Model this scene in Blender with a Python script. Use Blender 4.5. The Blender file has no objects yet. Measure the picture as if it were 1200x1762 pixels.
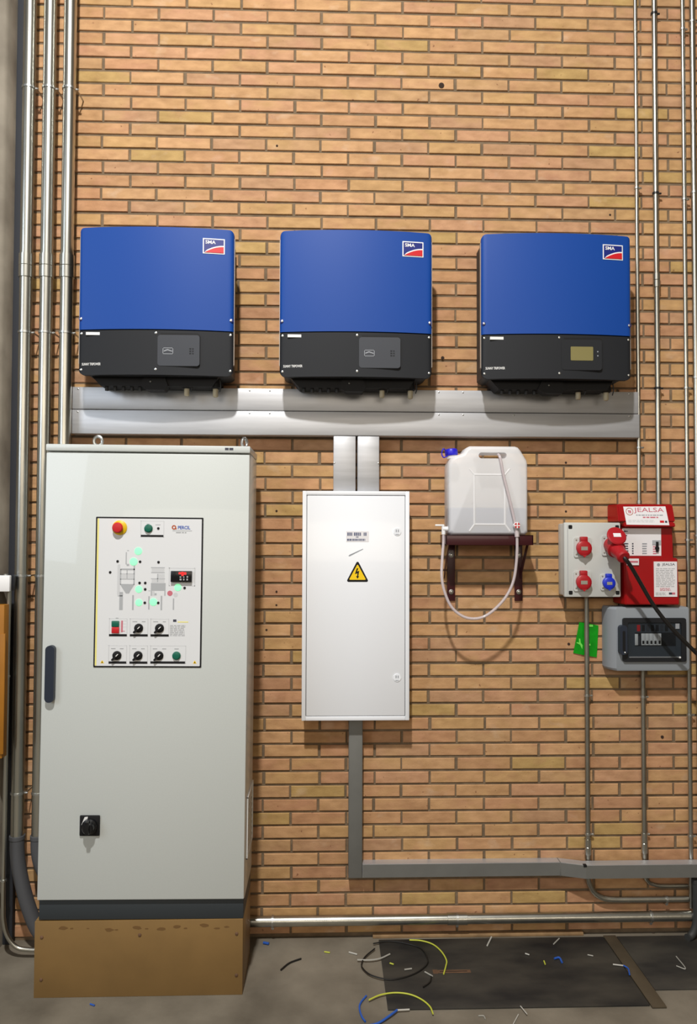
import bpy, bmesh, math, random
from mathutils import Vector, Matrix
random.seed(7)
sc = bpy.context.scene
COL = sc.collection

# ------------------------------------------------------------------ camera
CAM = Vector((0.1511, -3.3636, 1.8055)); YAW, PITCH, ROLL, FPX = 0.0312, 0.0288, -0.0032, 1272.0
cy, sy, cp, sp = math.cos(YAW), math.sin(YAW), math.cos(PITCH), math.sin(PITCH)
fwd = Vector((sy*cp, cy*cp, sp)); rgt = Vector((cy, -sy, 0)); dwn = fwd.cross(rgt)
r2 = rgt*math.cos(ROLL) + dwn*math.sin(ROLL); d2 = dwn*math.cos(ROLL) - rgt*math.sin(ROLL)
cam = bpy.data.cameras.new('camera'); cam.sensor_fit = 'HORIZONTAL'; cam.sensor_width = 36; cam.lens = FPX*36/1200
camo = bpy.data.objects.new('camera', cam); COL.objects.link(camo)
m3 = Matrix((r2, -d2, -fwd)).transposed()
camo.matrix_world = Matrix.Translation(CAM) @ m3.to_4x4()
cam.clip_start = 0.05
sc.camera = camo

# ------------------------------------------------------------------ light, world, exposure
sc.view_settings.view_transform = 'Standard'; sc.view_settings.look = 'None'
sc.view_settings.gamma = 1; sc.view_settings.use_curve_mapping = False
sc.view_settings.exposure = 0.0
w = bpy.data.worlds.new('hall'); sc.world = w; w.use_nodes = True
w.node_tree.nodes['Background'].inputs[0].default_value = (1.0, 0.80, 0.56, 1)
w.node_tree.nodes['Background'].inputs[1].default_value = 0.105
def lamp(name, kind, loc, power, col, size=0.1, target=None, size_y=None):
    l = bpy.data.lights.new(name, kind); l.energy = power; l.color = col
    o = bpy.data.objects.new(name, l); COL.objects.link(o); o.location = loc
    if kind == 'AREA':
        l.size = size
        if size_y: l.shape = 'RECTANGLE'; l.size_y = size_y
    else: l.shadow_soft_size = size
    if target: o.rotation_euler = (Vector(target)-Vector(loc)).to_track_quat('-Z', 'Y').to_euler()
    return o
hb = lamp('high_bay_lamp', 'AREA', (-0.3, -3.6, 6.1), 355, (1.0, 0.98, 0.95), 0.22, (-0.3, -2.32, 0))   # reflector lamp tilted a little towards the wall
hb.data.shape = 'DISK'
lamp('hall_daylight', 'AREA', (-6.5, -6.5, 4.5), 170, (0.78, 0.88, 1.0), 3.0, (-0.5, 0, 1.8), 3.5)
lamp('unseen_warm_fill', 'AREA', (0.5, -10.5, 4.0), 215, (1.0, 0.88, 0.72), 10.0, (0.5, 0, 4.0), 2.2)  # unseen warm panel added behind the camera so the trunking reflects more light

# ------------------------------------------------------------------ materials
def lin(c): return tuple((v/255/12.92 if v/255 <= 0.04045 else ((v/255+0.055)/1.055)**2.4) for v in c)
def mat(name, rgb, rough=0.5, metal=0.0, vary=0.0, scale=8.0, bump=0.0, coat=0.0, emit=0.0, alpha=1.0, rgb2=None, spec=0.5, stretch=None, trans=0.0, bscale=None):
    m = bpy.data.materials.new(name); m.use_nodes = True
    nt = m.node_tree; b = nt.nodes['Principled BSDF']; L = nt.links.new
    c = lin(rgb) + (1,)
    b.inputs['Base Color'].default_value = c; b.inputs['Roughness'].default_value = rough
    b.inputs['Metallic'].default_value = metal; b.inputs['Coat Weight'].default_value = coat
    b.inputs['Specular IOR Level'].default_value = spec; b.inputs['Alpha'].default_value = alpha
    b.inputs['Transmission Weight'].default_value = trans
    if emit: b.inputs['Emission Color'].default_value = c; b.inputs['Emission Strength'].default_value = emit
    if vary or bump or rgb2:
        g = nt.nodes.new('ShaderNodeNewGeometry'); mp = nt.nodes.new('ShaderNodeMapping')
        L(g.outputs['Position'], mp.inputs['Vector'])
        if stretch: mp.inputs['Scale'].default_value = stretch
        n = nt.nodes.new('ShaderNodeTexNoise'); n.inputs['Scale'].default_value = scale; n.inputs['Detail'].default_value = 6
        L(mp.outputs[0], n.inputs['Vector'])
        if vary or rgb2:
            r = nt.nodes.new('ShaderNodeValToRGB'); r.color_ramp.elements[0].position = 0.32; r.color_ramp.elements[1].position = 0.68
            a = lin(rgb2) if rgb2 else tuple(v*(1-vary) for v in c[:3])
            e = c[:3] if rgb2 else tuple(min(1, v*(1+vary*0.6)) for v in c[:3])
            r.color_ramp.elements[0].color = a+(1,); r.color_ramp.elements[1].color = e+(1,)
            L(n.outputs['Fac'], r.inputs[0]); L(r.outputs[0], b.inputs['Base Color'])
        if bump:
            n2 = nt.nodes.new('ShaderNodeTexNoise'); n2.inputs['Scale'].default_value = bscale or scale*4; n2.inputs['Detail'].default_value = 4
            L(mp.outputs[0], n2.inputs['Vector'])
            bp = nt.nodes.new('ShaderNodeBump'); bp.inputs['Strength'].default_value = bump; bp.inputs['Distance'].default_value = 0.003
            L(n2.outputs['Fac'], bp.inputs['Height']); L(bp.outputs[0], b.inputs['Normal'])
    return m

def brick_material():
    m = bpy.data.materials.new('fired_clay'); m.use_nodes = True
    nt = m.node_tree; b = nt.nodes['Principled BSDF']; L = nt.links.new
    b.inputs['Roughness'].default_value = 0.8; b.inputs['Specular IOR Level'].default_value = 0.3
    at = nt.nodes.new('ShaderNodeAttribute'); at.attribute_name = 'tint'
    g = nt.nodes.new('ShaderNodeNewGeometry')
    def noise(sc_, det, st=None):
        mp = nt.nodes.new('ShaderNodeMapping'); L(g.outputs['Position'], mp.inputs['Vector'])
        if st: mp.inputs['Scale'].default_value = st
        n = nt.nodes.new('ShaderNodeTexNoise'); n.inputs['Scale'].default_value = sc_; n.inputs['Detail'].default_value = det
        L(mp.outputs[0], n.inputs['Vector']); return n
    def ramp(n, p0, p1, c0, c1):
        r = nt.nodes.new('ShaderNodeValToRGB'); r.color_ramp.elements[0].position = p0; r.color_ramp.elements[1].position = p1
        r.color_ramp.elements[0].color = c0; r.color_ramp.elements[1].color = c1; L(n.outputs['Fac'], r.inputs[0]); return r
    def mix(kind, fac, a, c):
        x = nt.nodes.new('ShaderNodeMix'); x.data_type = 'RGBA'; x.blend_type = kind
        if hasattr(fac, 'links'): L(fac, x.inputs[0])
        else: x.inputs[0].default_value = fac
        for s, v in ((x.inputs[6], a), (x.inputs[7], c)):
            if hasattr(v, 'links'): L(v, s)
            else: s.default_value = v
        return x.outputs[2]
    n1 = noise(14, 6, (1, 1, 2.2)); c1 = ramp(n1, 0.3, 0.7, (0.80, 0.76, 0.72, 1), (1.14, 1.14, 1.14, 1))
    col = mix('MULTIPLY', 1.0, at.outputs['Color'], c1.outputs[0])
    n5 = noise(5.5, 4, (1, 1, 2.0)); yl = ramp(n5, 0.52, 0.72, (0, 0, 0, 1), (0.45, 0.45, 0.45, 1))     # sandy patches
    col = mix('MIX', yl.outputs[0], col, lin((188, 152, 98))+(1,))
    n6 = noise(7.3, 4, (1, 1, 2.0)); pk = ramp(n6, 0.54, 0.70, (0, 0, 0, 1), (0.25, 0.25, 0.25, 1))     # pinkish patches
    col = mix('MIX', pk.outputs[0], col, lin((192, 136, 112))+(1,))
    n2 = noise(9, 5, (1, 1, 1.5)); wt = ramp(n2, 0.60, 0.80, (0, 0, 0, 1), (0.42, 0.42, 0.42, 1))      # lime bloom
    col = mix('MIX', wt.outputs[0], col, lin((216, 190, 164))+(1,))
    n3 = noise(46, 2); dk = ramp(n3, 0.70, 0.76, (0, 0, 0, 1), (0.65, 0.65, 0.65, 1))                   # burnt specks
    col = mix('MIX', dk.outputs[0], col, lin((110, 66, 46))+(1,))
    L(col, b.inputs['Base Color'])
    n4 = noise(160, 4); bp = nt.nodes.new('ShaderNodeBump'); bp.inputs['Strength'].default_value = 0.35; bp.inputs['Distance'].default_value = 0.002
    L(n4.outputs['Fac'], bp.inputs['Height']); L(bp.outputs[0], b.inputs['Normal'])
    return m

M = {}
def D(k, *a, **kw): M[k] = mat(k, *a, **kw)
M['brick'] = brick_material()
D('mortar', (120, 102, 80), 0.95, vary=0.25, scale=20, bump=0.5)
D('floor', (134, 126, 111), 0.75, rgb2=(90, 83, 71), scale=2.6, bump=0.25, bscale=60)
D('column', (150, 142, 128), 0.9, rgb2=(112, 104, 92), scale=4, bump=0.5)
D('galv', (196, 196, 188), 0.30, 1.0, vary=0.12, scale=14, stretch=(1, 1, .3))
D('galv_dull', (168, 166, 156), 0.42, 1.0, vary=0.15, scale=12)
D('zinc', (200, 202, 200), 0.35, 1.0)
D('duct', (198, 199, 202), 0.46, 0.6, vary=0.10, scale=26, stretch=(.12, 1, 1.6))
D('duct_grey', (116, 116, 112), 0.5, 0.2, vary=0.06, scale=12)
D('blue', (17, 68, 150), 0.45, spec=0.3)
D('inv_dark', (31, 33, 37), 0.6, spec=0.3)
D('inv_body', (40, 41, 43), 0.6)
D('alu', (168, 158, 148), 0.5, 0.4)
D('black', (20, 20, 22), 0.6, spec=0.3)
D('black_gloss', (18, 19, 22), 0.25)
D('panel_grey', (50, 54, 62), 0.5)
D('print_grey', (150, 154, 160), 0.5)
D('beige', (186, 176, 150), 0.6)
D('white', (235, 235, 233), 0.5)
D('logo_red', (205, 28, 36), 0.45)
D('logo_blue', (20, 36, 120), 0.45)
D('lcd', (124, 116, 68), 0.3)
D('cabinet', (202, 207, 204), 0.38, vary=0.02, scale=200, coat=0.25)
D('plinth', (48, 54, 58), 0.55)
D('base', (130, 101, 58), 0.5, vary=0.10, scale=5)
D('handle', (34, 42, 56), 0.45)
D('white_box', (240, 243, 248), 0.25, coat=0.3)
D('yellow', (248, 206, 10), 0.45)
D('panel_white', (222, 224, 226), 0.4)
D('panel_yellow', (236, 226, 130), 0.4)
D('red_btn', (196, 34, 40), 0.35)
D('yellow_btn', (226, 188, 20), 0.4)
D('green_btn', (10, 98, 78), 0.35)
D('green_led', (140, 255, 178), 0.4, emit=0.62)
D('red_led', (255, 40, 40), 0.4, emit=1.4)
D('line_grey', (168, 170, 172), 0.5)
D('line_light', (204, 206, 208), 0.5)
D('fill_grey', (172, 175, 178), 0.5)
D('print_blue', (58, 92, 172), 0.5)
D('print_orange', (176, 84, 50), 0.5)
D('print_dark', (58, 60, 74), 0.5)
D('label_ink', (96, 102, 128), 0.5)
D('print_pink', (200, 110, 124), 0.5)
D('paper', (232, 230, 232), 0.6)
D('sign_red', (158, 6, 14), 0.32)
D('socket_grey', (196, 198, 194), 0.5)
D('plug_red', (170, 22, 32), 0.4)
D('plug_blue', (18, 44, 190), 0.4)
D('tag_grey', (150, 146, 132), 0.5)
D('cable', (20, 19, 18), 0.5)
D('box_grey', (140, 146, 152), 0.45)
D('frame_dark', (30, 32, 36), 0.35)
D('breaker', (214, 222, 226), 0.5)
D('inner_panel', (58, 68, 78), 0.5)
D('shelf_red', (58, 10, 18), 0.4, coat=0.2)
D('jug', (252, 252, 253), 0.4, alpha=0.64)
D('liquid', (84, 112, 158), 0.3)
D('cap_blue', (34, 30, 200), 0.4)
D('tap_white', (240, 240, 240), 0.4)
D('hose_clear', (216, 204, 206), 0.12, alpha=0.70)
D('green_wrap', (14, 150, 24), 0.25, vary=0.2, scale=20, bump=0.6, bscale=40)
D('green_light', (120, 220, 90), 0.3)
D('conduit_grey', (76, 77, 80), 0.6)
D('conduit_dark', (52, 53, 52), 0.6)
D('rubber', (22, 22, 22), 0.65, rgb2=(68, 64, 56), scale=3.5, stretch=(.7, 1.6, 1), bump=0.3)
D('frame_steel', (86, 76, 60), 0.6, 0.3, vary=0.2)
D('rust', (104, 76, 54), 0.8, vary=0.25, scale=30)
D('tan_strip', (150, 120, 84), 0.8, vary=0.25, scale=20)
D('orange_board', (160, 104, 22), 0.5, vary=0.1, scale=8)
D('wire_yellow', (190, 196, 70), 0.45)
D('wire_blue', (40, 88, 176), 0.45)
D('wire_white', (186, 184, 176), 0.5)
D('wire_grey', (160, 158, 150), 0.5)
D('shade_dark', (44, 47, 54), 0.8)
D('pit', (52, 36, 26), 0.95)
def glass():
    m = bpy.data.materials.new('smoked_pane'); m.use_nodes = True; nt = m.node_tree
    b = nt.nodes['Principled BSDF']; b.inputs['Base Color'].default_value = (0.02, 0.024, 0.028, 1); b.inputs['Roughness'].default_value = 0.08
    b.inputs['Alpha'].default_value = 0.22
    return m
M['pane'] = glass()

# ------------------------------------------------------------------ mesh helpers
class MB:
    def __init__(s): s.bm = bmesh.new()
    def quadify(s, verts, faces):
        v = [s.bm.verts.new(p) for p in verts]
        for f in faces:
            try: s.bm.faces.new([v[i] for i in f])
            except ValueError: pass
        return s
    def box(s, x0, x1, y0, y1, z0, z1, bev=0.0, seg=2):
        t = bmesh.new(); bmesh.ops.create_cube(t, size=1)
        for v in t.verts: v.co = ((x0+x1)/2+v.co.x*(x1-x0), (y0+y1)/2+v.co.y*(y1-y0), (z0+z1)/2+v.co.z*(z1-z0))
        if bev: bmesh.ops.bevel(t, geom=t.edges[:], offset=bev, segments=seg, affect='EDGES', profile=0.5)
        s.merge(t); return s
    def merge(s, t):
        mp = {v: s.bm.verts.new(v.co) for v in t.verts}
        for f in t.faces: s.bm.faces.new([mp[v] for v in f.verts])
        t.free()
    def cyl(s, p0, p1, r, n=16, r1=None, caps=True):
        p0, p1 = Vector(p0), Vector(p1); d = (p1-p0).normalized(); a = d.orthogonal().normalized(); b = d.cross(a)
        r1 = r if r1 is None else r1
        A = [s.bm.verts.new(p0+(a*math.cos(2*math.pi*i/n)+b*math.sin(2*math.pi*i/n))*r) for i in range(n)]
        B = [s.bm.verts.new(p1+(a*math.cos(2*math.pi*i/n)+b*math.sin(2*math.pi*i/n))*r1) for i in range(n)]
        for i in range(n): s.bm.faces.new((A[i], A[(i+1) % n], B[(i+1) % n], B[i]))
        if caps: s.bm.faces.new(A[::-1]); s.bm.faces.new(B)
        return s
    def lathe(s, p0, axis, prof, n=20):
        """prof: (distance along the axis, radius)"""
        p0 = Vector(p0); d = Vector(axis).normalized(); a = d.orthogonal().normalized(); b = d.cross(a); prev = None
        for (h, r) in prof:
            ring = [s.bm.verts.new(p0+d*h+(a*math.cos(2*math.pi*i/n)+b*math.sin(2*math.pi*i/n))*max(r, 1e-5)) for i in range(n)]
            if prev:
                for i in range(n): s.bm.faces.new((prev[i], prev[(i+1) % n], ring[(i+1) % n], ring[i]))
            else: s.bm.faces.new(ring[::-1])
            prev = ring
        s.bm.faces.new(prev); return s
    def tube(s, pts, r, n=10, closed=False, sub=6):
        P = smooth([Vector(p) for p in pts], closed, sub)
        N = len(P); prev = None; first = None; up = None
        for i in range(N):
            t = (P[(i+1) % N]-P[i-1]) if closed else (P[min(i+1, N-1)]-P[max(i-1, 0)])
            t.normalize()
            a = (up - t*up.dot(t)) if up else t.orthogonal()
            a.normalize(); up = a; b = t.cross(a)
            ring = [s.bm.verts.new(P[i]+(a*math.cos(2*math.pi*k/n)+b*math.sin(2*math.pi*k/n))*r) for k in range(n)]
            if prev:
                for k in range(n): s.bm.faces.new((prev[k], prev[(k+1) % n], ring[(k+1) % n], ring[k]))
            else: first = ring
            prev = ring
        if closed:
            for k in range(n): s.bm.faces.new((prev[k], prev[(k+1) % n], first[(k+1) % n], first[k]))
        else: s.bm.faces.new(first[::-1]); s.bm.faces.new(prev)
        return s
    def prism(s, poly, y0, y1):
        """outline in x,z pushed from y0 (front) to y1 (back)"""
        n = len(poly)
        A = [s.bm.verts.new((x, y0, z)) for x, z in poly]; B = [s.bm.verts.new((x, y1, z)) for x, z in poly]
        s.bm.faces.new(A); s.bm.faces.new(B[::-1])
        for i in range(n): s.bm.faces.new((A[i], B[i], B[(i+1) % n], A[(i+1) % n]))
        return s
    def columns(s, xs, z0f, z1f, yf, yb):
        """solid made of upright columns: bottom, top and front depth are functions of x"""
        R = [[s.bm.verts.new(p) for p in ((x, yf(x), z0f(x)), (x, yf(x), z1f(x)), (x, yb, z1f(x)), (x, yb, z0f(x)))] for x in xs]
        for a, b in zip(R, R[1:]):
            for k in range(4): s.bm.faces.new((a[k], a[(k+1) % 4], b[(k+1) % 4], b[k]))
        s.bm.faces.new(R[0][::-1]); s.bm.faces.new(R[-1]); return s
    def sphere(s, c, r, n=8):
        t = bmesh.new(); bmesh.ops.create_uvsphere(t, u_segments=n, v_segments=max(4, n//2), radius=r)
        for v in t.verts: v.co += Vector(c)
        s.merge(t); return s
    def mesh(s, name, origin, smoothdeg=35):
        bmesh.ops.recalc_face_normals(s.bm, faces=s.bm.faces[:])
        for v in s.bm.verts: v.co -= Vector(origin)
        me = bpy.data.meshes.new(name); s.bm.to_mesh(me); s.bm.free()
        me.shade_smooth(); me.set_sharp_from_angle(angle=math.radians(smoothdeg))
        return me
def smooth(P, closed, sub):
    if len(P) < 3 or sub < 2: return P
    out = []; n = len(P)
    for i in range(n if closed else n-1):
        p0 = P[i-1] if (closed or i > 0) else P[0]*2-P[1]
        p1, p2 = P[i], P[(i+1) % n]
        p3 = P[(i+2) % n] if (closed or i+2 < n) else P[-1]*2-P[-2]
        for k in range(sub):
            t = k/sub
            out.append(0.5*((2*p1)+(p2-p0)*t+(2*p0-5*p1+4*p2-p3)*t*t+(3*p1-p0-3*p2+p3)*t**3))
    if not closed: out.append(P[-1])
    return out
def rrect(x0, x1, z0, z1, r, n=5):
    pts = []
    for cx, cz, a0 in ((x1-r, z0+r, -90), (x1-r, z1-r, 0), (x0+r, z1-r, 90), (x0+r, z0+r, 180)):
        for i in range(n+1):
            a = math.radians(a0+90*i/n); pts.append((cx+r*math.cos(a), cz+r*math.sin(a)))
    return pts
def circ(x, z, r, n=16): return [(x+r*math.cos(2*math.pi*i/n), z+r*math.sin(2*math.pi*i/n)) for i in range(n)]

class Thing:
    """an Empty at the thing's base; its parts are meshes below it"""
    def __init__(s, name, origin, label, cat, group=None):
        s.o = Vector(origin); s.e = bpy.data.objects.new(name, None); COL.objects.link(s.e); s.e.location = s.o
        s.e.empty_display_size = 0.05; s.e['label'] = label; s.e['category'] = cat
        if group: s.e['group'] = group
    def part(s, name, mb, m, parent=None, label=None, deg=35):
        o = bpy.data.objects.new(name, mb.mesh(name, s.o, deg)); o.data.materials.append(M[m]); COL.objects.link(o)
        o.parent = parent or s.e
        if label: o['label'] = label
        return o
def single(name, mb, m, label, cat, group=None, kind=None, origin=(0, 0, 0), deg=35):
    o = bpy.data.objects.new(name, mb.mesh(name, origin, deg)); o.data.materials.append(M[m]); COL.objects.link(o); o.location = origin
    if label: o['label'] = label
    if cat: o['category'] = cat
    if group: o['group'] = group
    if kind: o['kind'] = kind
    return o
def lettering(txt, x0, x1, z0, z1, y, th=0.0006, bold=0.0):
    """flat printed words filling the given rectangle, facing -y"""
    cu = bpy.data.curves.new('t', 'FONT'); cu.body = txt; cu.extrude = 0; cu.offset = bold; cu.resolution_u = 3
    ob = bpy.data.objects.new('t', cu); COL.objects.link(ob)
    dg = bpy.context.evaluated_depsgraph_get(); me = bpy.data.meshes.new_from_object(ob.evaluated_get(dg))
    xs = [v.co.x for v in me.vertices]; ys = [v.co.y for v in me.vertices]
    ax, bx, ay, by = min(xs), max(xs), min(ys), max(ys)
    mb = MB()
    vs = [mb.bm.verts.new((x0+(v.co.x-ax)/(bx-ax)*(x1-x0), y, z0+(v.co.y-ay)/(by-ay)*(z1-z0))) for v in me.vertices]
    for p in me.polygons:
        try: mb.bm.faces.new([vs[i] for i in p.vertices])
        except ValueError: pass
    bmesh.ops.recalc_face_normals(mb.bm, faces=mb.bm.faces[:])
    bpy.data.objects.remove(ob); bpy.data.curves.remove(cu); bpy.data.meshes.remove(me)
    r = bmesh.ops.extrude_face_region(mb.bm, geom=mb.bm.faces[:])
    for v in r['geom']:
        if isinstance(v, bmesh.types.BMVert): v.co.y -= th
    return mb
def strokes(x0, x1, z0, z1, y, rows, seed=1, fill=0.62, gap=0.25, th=0.0005, wr=(1.0, 3.2)):
    """rows of fine print too small to read, as short printed dashes"""
    rd = random.Random(seed); mb = MB(); h = (z1-z0)/rows
    for i in range(rows):
        x = x0; zc = z1-h*(i+.5); hh = h*fill/2
        end = x1-(x1-x0)*rd.random()*0.12
        while x < end:
            wd = min(h*rd.uniform(*wr), end-x)
            if wd > h*.2: mb.box(x, x+wd, y-th, y, zc-hh, zc+hh)
            x += wd+h*gap*2
    return mb

# ------------------------------------------------------------------ setting: brick wall, floor, concrete column
PH, ZTOP = 0.0602, 4.226
wall = single('wall_back', MB().box(-1.9, 2.6, 0.0055, 0.25, -0.05, 4.75), 'mortar', 'brick wall of long thin orange bricks with grey mortar', None, kind='structure')
PAL = [((189, 146, 106), 5), ((191, 150, 107), 5), ((187, 142, 105), 4), ((189, 151, 104), 3), ((182, 151, 97), 1.2), ((190, 146, 111), 3),
       ((182, 138, 104), 2), ((194, 153, 111), 3), ((180, 141, 107), 1.5), ((187, 149, 108), 2)]
def tinted(me, cols):
    a = me.color_attributes.new('tint', 'FLOAT_COLOR', 'POINT')
    for i, c in enumerate(cols): a.data[i].color = c
def brick_geo(L, H, skew=0.0):
    c = 0.0022; hx, hz = L/2, H/2
    back = [(-hx, 0.022, -hz), (hx, 0.022, -hz), (hx, 0.022, hz), (-hx, 0.022, hz)]
    mid = [(x, c, z) for x, _, z in back]
    fr = [(x-math.copysign(c, x), skew*(x/hx), z-math.copysign(c, z)) for x, _, z in back]
    V = back+mid+fr; Fs = []
    for a, b in ((0, 4), (4, 8)):
        for i in range(4): Fs.append((a+i, a+(i+1) % 4, b+(i+1) % 4, b+i))
    Fs.append((8, 9, 10, 11))
    return V, Fs
def pick_tint(rd):
    t = rd.choices([p[0] for p in PAL], [p[1] for p in PAL])[0]; k = rd.uniform(0.95, 1.05)
    return tuple(min(1, v*k) for v in lin(t))+(1,)
rd = random.Random(11)
bricks = []
for r in range(-8, 70):
    zc = ZTOP-(r+.5)*PH+rd.uniform(-.0012, .0012)
    off = 0.0 if r % 2 else 0.125
    off += rd.uniform(-.004, .004)
    for i in range(-6, 11):
        x0 = off+i*.25; xc = x0+.125+rd.uniform(-.002, .002)
        if xc < -1.36 or xc > 2.45: continue
        bricks.append((xc, zc, rd.uniform(-.0016, .0012)))
# what stands before the wall as seen from in front: bricks behind these are not among the 300 separate ones
HID = [(-1.4, -.93, 0, 4.8), (-1.0, .05, 0, 2.24), (-1.0, -.15, 2.4, 3.2), (-.08, .68, 2.4, 3.2), (.88, 1.7, 2.4, 3.2), (-1.1, 1.6, 2.15, 2.5), (.15, .42, 1.9, 2.3),
       (.03, .56, .8, 2.05), (.23, .35, .2, 1.1), (.28, 2.6, .2, .37), (-.3, 2.6, 0, .14), (.66, 1.1, 1.5, 2.25), (1.22, 1.53, 1.3, 1.92), (1.45, 1.82, 1.05, 1.97), (1.55, 2.6, 0, 4.8), (1.29, 1.38, .2, 1.5)]
def free(b): return all(not (b[0]+.12 > h[0] and b[0]-.12 < h[1] and b[1]+.025 > h[2] and b[1]-.025 < h[3]) for h in HID)
def depth(b): return (Vector((b[0], 0, b[1]))-CAM).dot(fwd)
big = sorted([b for b in bricks if free(b) and b[1] < 4.26], key=depth)[:300]; bigset = set(big)
VAR = []
for k in range(28):
    V, Fs = brick_geo(0.2395+rd.uniform(-.0015, .001), 0.0495+rd.uniform(-.001, .0008), rd.uniform(-.0006, .0006))
    me = bpy.data.meshes.new('brick'); me.from_pydata(V, [], Fs); me.update(); tinted(me, [pick_tint(rd)]*len(V)); me.materials.append(M['brick']); VAR.append(me)
for b in big:
    o = bpy.data.objects.new('brick', rd.choice(VAR)); COL.objects.link(o); o.location = (b[0], b[2], b[1]); o.parent = wall
V, Fs, T = [], [], []
for b in bricks:
    if b in bigset: continue
    v, f = brick_geo(0.2395+rd.uniform(-.0015, .001), 0.0495+rd.uniform(-.001, .0008), rd.uniform(-.0006, .0006))
    n = len(V); V += [(x+b[0], y+b[2], z+b[1]) for x, y, z in v]; Fs += [tuple(i+n for i in q) for q in f]; T += [pick_tint(rd)]*len(v)
me = bpy.data.meshes.new('brickwork'); me.from_pydata(V, [], Fs); me.update(); tinted(me, T); me.materials.append(M['brick'])
o = bpy.data.objects.new('brickwork', me); COL.objects.link(o); o.parent = wall; o['kind'] = 'stuff'
single('floor', MB().box(-6, 7, -9, 0.2, -0.06, 0), 'floor', 'worn grey concrete floor', None, kind='structure')
mb = MB()
zs = [-0.02+i*0.08 for i in range(61)]; rows = []
rc = random.Random(3)
for z in zs:                                             # rough cast concrete edge
    j = rc.uniform(-.004, .003)
    rows.append([mb.bm.verts.new(p) for p in ((-2.1, -.13, z), (-1.272+j, -.13, z), (-1.256, -.116+j, z), (-1.256, 0.005, z), (-2.1, 0.005, z))])
for a, b in zip(rows, rows[1:]):
    for k in range(5): mb.bm.faces.new((a[k], a[(k+1) % 5], b[(k+1) % 5], b[k]))
mb.bm.faces.new(rows[0]); mb.bm.faces.new(rows[-1][::-1])
single('wall_left', mb, 'column', 'rough concrete column at the left end of the brick wall', None, kind='structure', deg=60)
single('shade_strip', MB().box(-1.256, -1.214, -.030, .006, 0, 4.75, .003), 'shade_dark', 'dark strip added as shade between concrete column and bricks', None, kind='structure')  # strip added to darken this gap, standing in for deep shade
for hx, hz, hr in ((.682, 3.888, .013), (-.079, 3.588, .005), (1.257, 2.134, .005), (1.256, 1.909, .005), (-.071, 1.906, .005), (-.069, 1.541, .0045), (-.069, 1.480, .0045), (-.113, 1.368, .005), (1.266, 1.303, .006), (1.696, .879, .007), (.687, 2.613, .008), (1.471, 3.292, .005)):
    h = bpy.data.objects.new('drill_hole', MB().lathe((hx, .004, hz), (0, -1, 0), [(0, hr), (.0062, hr), (.0066, hr*.6)], 10).mesh('drill_hole', (0, 0, 0))); h.data.materials.append(M['pit']); COL.objects.link(h); h.parent = wall
single('trim_1', MB().box(.37, 1.32, -.022, .006, 0, .014, .003), 'tan_strip', 'tan strip lying along the foot of the brick wall', None, kind='structure')

# ------------------------------------------------------------------ steel cable trunking
def trunk(name, x0, x1, z0, z1, d, label, m='duct', rivets=(), vertical=False):
    t = Thing(name, ((x0+x1)/2, 0, z0), label, 'trunking')
    t.part('tray', MB().box(x0, x1, -d+.004, -.001, z0, z1, .0015), m)
    g = .0015
    t.part('lid', MB().box(x0+g, x1-g, -d, -d+.003, z0+g, z1-g, .001), m)
    for x, z in rivets: t.part('rivet', MB().lathe((x, -d, z), (0, -1, 0), [(0, .004), (.0015, .0035), (.0025, .001)], 10), 'zinc')
    return t
rv = [-.95, -.19, -.1, .66, .77, 1.0, 1.53]
trunk('cable_trunking', -.977, 1.575, 2.353, 2.453, .06, 'long steel trunking directly under the blue inverters, upper of the two', rivets=[(x, 2.443) for x in rv])
trunk('cable_trunking', -.977, 1.577, 2.243, 2.351, .062, 'long steel trunking below another one, lower of the two', rivets=[(x, 2.341) for x in rv])
trunk('cable_trunking', .186, .286, 1.993, 2.242, .06, 'short upright steel trunking into white box top, left one', rivets=[(.19, 2.12)])
trunk('cable_trunking', .294, .392, 1.993, 2.242, .06, 'short upright steel trunking into white box top, right one', rivets=[(.388, 2.12)])
trunk('cable_trunking', .259, .321, .279, 1.0, .05, 'grey upright trunking running down from white box bottom', 'duct_grey')
t = Thing('cable_trunking', (1.2, 0, .28), 'grey trunking along the wall near the floor, stepping forward at right', 'trunking')
def swept(d0, d1, z0, z1, x0=.322):
    mb = MB(); prof = [(x0, 0), (1.207, 0), (1.31, -.034), (2.5, -.034)]
    R = [[mb.bm.verts.new(p) for p in ((x, -d1+s, z0), (x, -d1+s, z1), (x, -d0+s, z1), (x, -d0+s, z0))] for x, s in prof]
    for a, b in zip(R, R[1:]):
        for k in range(4): mb.bm.faces.new((a[k], a[(k+1) % 4], b[(k+1) % 4], b[k]))
    mb.bm.faces.new(R[0][::-1]); mb.bm.faces.new(R[-1]); return mb
t.part('tray', swept(.001, .047, .280, .339), 'duct', deg=15)
t.part('lid', swept(.047, .050, .2815, .3375, .323), 'duct_grey', deg=15)
t.part('joint_plate', MB().box(1.205, 1.209, -.0515, -.001, .279, .340, .001), 'duct_grey')
t.part('joint_notch', MB().box(1.300, 1.314, -.086, -.07, .333, .342, .001), 'black')

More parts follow.
